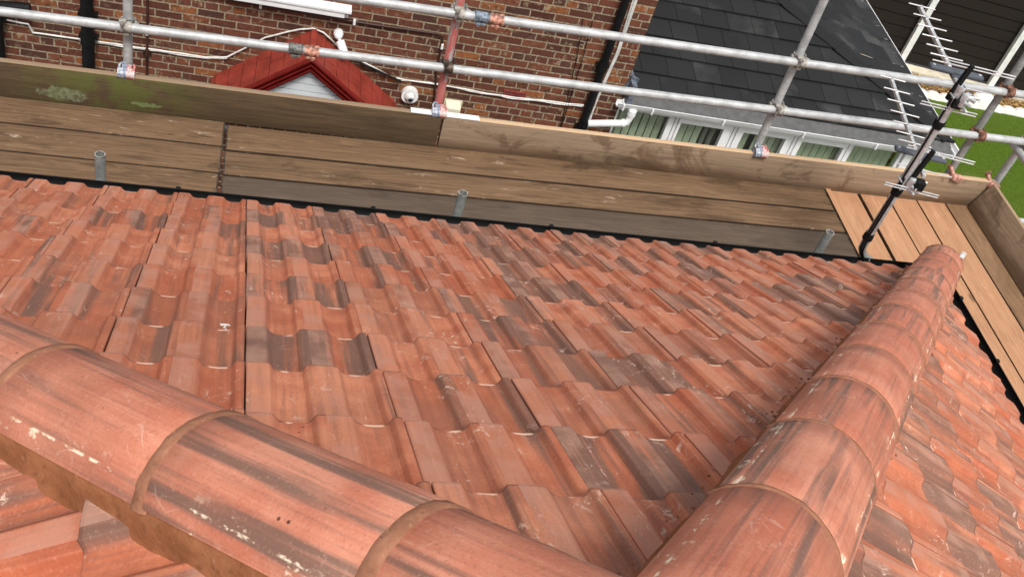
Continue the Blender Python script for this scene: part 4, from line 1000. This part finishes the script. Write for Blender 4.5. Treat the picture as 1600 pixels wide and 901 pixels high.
# ------------------------------------------------------------------ garden
FA = math.atan2(-.34, 1.70); F0 = Vector((11.99, 11.22, -5))
fd = Vector((math.cos(FA), math.sin(FA), 0))
fn = empty('garden_fence', F0, FA, label='tall black timber fence of wide horizontal boards with white posts', cat='fence')
b = MB()
for k in range(8): 
    b.box((1.0, .04 + random.gauss(0, .002), .18 + k * .202), (12.4, .022, .212), Matrix.Rotation(-.07, 3, 'X'), .002, (0, 10))
b.build('fence_boards', M['fence'], fn)
b = MB(); b.box((1.0, .035, 1.76), (12.4, .05, .03), None, .003); b.build('cap_rail', M['fence'], fn)
for x in (-5.2, -3.48, -1.76, -.02, 1.70, 3.42, 5.14):
    b = MB(); b.box((x, -.04, .86), (.105, .10, 1.74), None, .006); b.build('post', M['whitepost'], fn)
kb = empty('garden_kerb', F0, FA, label='low cream concrete strip along the foot of the black fence', cat='kerb')
b = MB(); b.box((1.0, -.17, .03), (12.4, .22, .10), None, .006); b.build('concrete_strip', M['concrete'], kb)
sheet('flower_bed', [(6, 12.35), (20, 9.5), (20, 9.1), (14.3, 10.02), (12.0, 10.22), (6, 10.7)], -5.0, M['soil'])
b = MB(); cols = [(.40, .25, .08), (.27, .13, .04), (.50, .36, .16), (.18, .08, .025)]
bmats = [plain('bark_%s' % n_, c_, .9, 0, .3, 40) for n_, c_ in zip(('tan', 'brown', 'pale', 'dark'), cols)]
for i in range(9000):
    x = random.uniform(10.6, 16.5); yf = 11.22 - .2 * (x - 11.99); ye = 10.22 - .085 * (x - 12.0)
    y = random.uniform(ye + .05, yf - .30); q_ = Matrix.Rotation(random.uniform(0, 6.3), 3, 'Z') @ Matrix.Rotation(random.gauss(0, .4), 3, 'X')
    hx, hy = random.uniform(.01, .03), random.uniform(.006, .015); P_ = Vector((x, y, -4.985 + random.random() * .035))
    vt = [b.bm.verts.new(P_ + q_ @ Vector((sx_ * hx, sy_ * hy, .003))) for sx_, sy_ in ((-1, -1), (1, -1), (1.1, .8), (-.9, 1))]
    vb = [b.bm.verts.new(v.co + Vector((0, 0, -.007))) for v in vt]; mi = random.choice((0, 0, 1, 1, 2, 3))
    for fv in ([vt] + [[vb[i_], vb[(i_ + 1) % 4], vt[(i_ + 1) % 4], vt[i_]] for i_ in range(4)]): b.bm.faces.new(fv).material_index = mi
o = b.build('bark_chips', bmats); T(o, 'loose bark chips covering the bed below the fence', 'bark chips', kind='stuff')
# scalloped white edging stones
sm = None; n_st = 0
x = 10.75
while x < 15.6:
    ye = 10.22 - .085 * (x - 12.0)
    if sm is None:
        b = MB(); b.prism([(.125 * math.cos(math.pi * i / 10), 0, .07 + .065 * math.sin(math.pi * i / 10)) for i in range(11)] + [(-.125, 0, -.02), (.125, 0, -.02)], (0, .05, 0)); sm = b.build('edging_stone', M['stone']); o = sm
    else: o = sm.copy(); C.objects.link(o)
    o.location = (x, ye, -5 + random.gauss(0, .004)); o.rotation_euler = (random.gauss(-.25, .05), 0, -.085 + random.gauss(0, .04)); o.scale = (1, 1.5, 1)
    T(o, 'white scalloped edging stone in the row between lawn and bark', 'edging stone', 'white edging stones along the lawn'); x += .243; n_st += 1
b = MB(); b.sphere((0, 0, 0), .17, (1.25, .85, .8), 20, 12)
for v in b.bm.verts: v.co *= 1 + .22 * noise.noise(v.co * 7)
o = b.build('rock', M['stone'], loc=(13.27, 10.33, -4.93)); T(o, 'large white painted rock sitting on the bark beside the edging stones', 'rock')
# foliage -------------------------------------------------------------
def leaves(mb, c, R_, n, size, sq=1):
    for _ in range(n):
        d_ = Vector((random.gauss(0, 1), random.gauss(0, 1), random.gauss(0, 1))).normalized(); r_ = R_ * (random.random() ** .4) * (1 + .35 * noise.noise(d_ * 2.5 + Vector(c)))
        p = Vector(c) + Vector((d_.x * r_, d_.y * r_, d_.z * r_ * sq)); q_ = Matrix.Rotation(random.uniform(0, 6.3), 3, 'Z') @ Matrix.Rotation(random.gauss(0, .8), 3, 'X') @ Matrix.Rotation(random.gauss(0, .5), 3, 'Y')
        s_ = size * random.uniform(.6, 1.3)
        vs = [mb.bm.verts.new(p + q_ @ Vector(t_)) for t_ in ((-s_, 0, 0), (0, -s_ * .45, .1 * s_), (s_, 0, 0), (0, s_ * .45, .1 * s_))]
        f = mb.bm.faces.new(vs); f.material_index = random.choice((0, 0, 1))
leafm = [M['leaf'], plain('pale_leaf', (.16, .20, .06), .7, 0, .3, 3)]
for i, (x, y, r_, lb) in enumerate(((13.6, 12.3, .95, 'loose green shrub rising behind the black fence, nearer the slate roof'), (15.6, 12.0, 1.1, 'loose green shrub rising behind the black fence at the top right corner'), (17.6, 11.9, 1.2, 'green shrub behind the black fence furthest to the right'))):
    e = empty('shrub', (x, y, -5), label=lb, cat='shrub', group='shrubs beyond the fence')
    b = MB()
    for q_ in range(6): leaves(b, (random.gauss(0, .35), random.gauss(0, .3), 1.1 + .18 * q_), r_ * .6, 500, .05)
    b.build('crown', leafm, e)
    b = MB()
    for q_ in range(5): b.tube([(0, 0, 0), (random.gauss(0, .1), random.gauss(0, .1), .7), (random.gauss(0, .4), random.gauss(0, .3), 1.7)], .018, 6)
    b.build('stem', M['twig'], e)
# dark potted plant at the lawn edge
e = empty('potted_plant', (9.15, 6.0, -5), label='small dark plant in a black pot at the lawn edge behind the toe board', cat='plant')
b = MB(); b.cyl((0, 0, 0), (0, 0, .3), .15, 20, True, .2); b.build('pot', M['black'], e, smooth=True)
b = MB(); leaves(b, (0, 0, .55), .3, 500, .05); b.build('foliage', [plain('dark_leaf', (.02, .035, .015), .6), M['leaf']], e)
b = MB(); b.tube([(0, 0, .25), (.02, .01, .6)], .012, 6); b.build('stem', M['twig'], e)
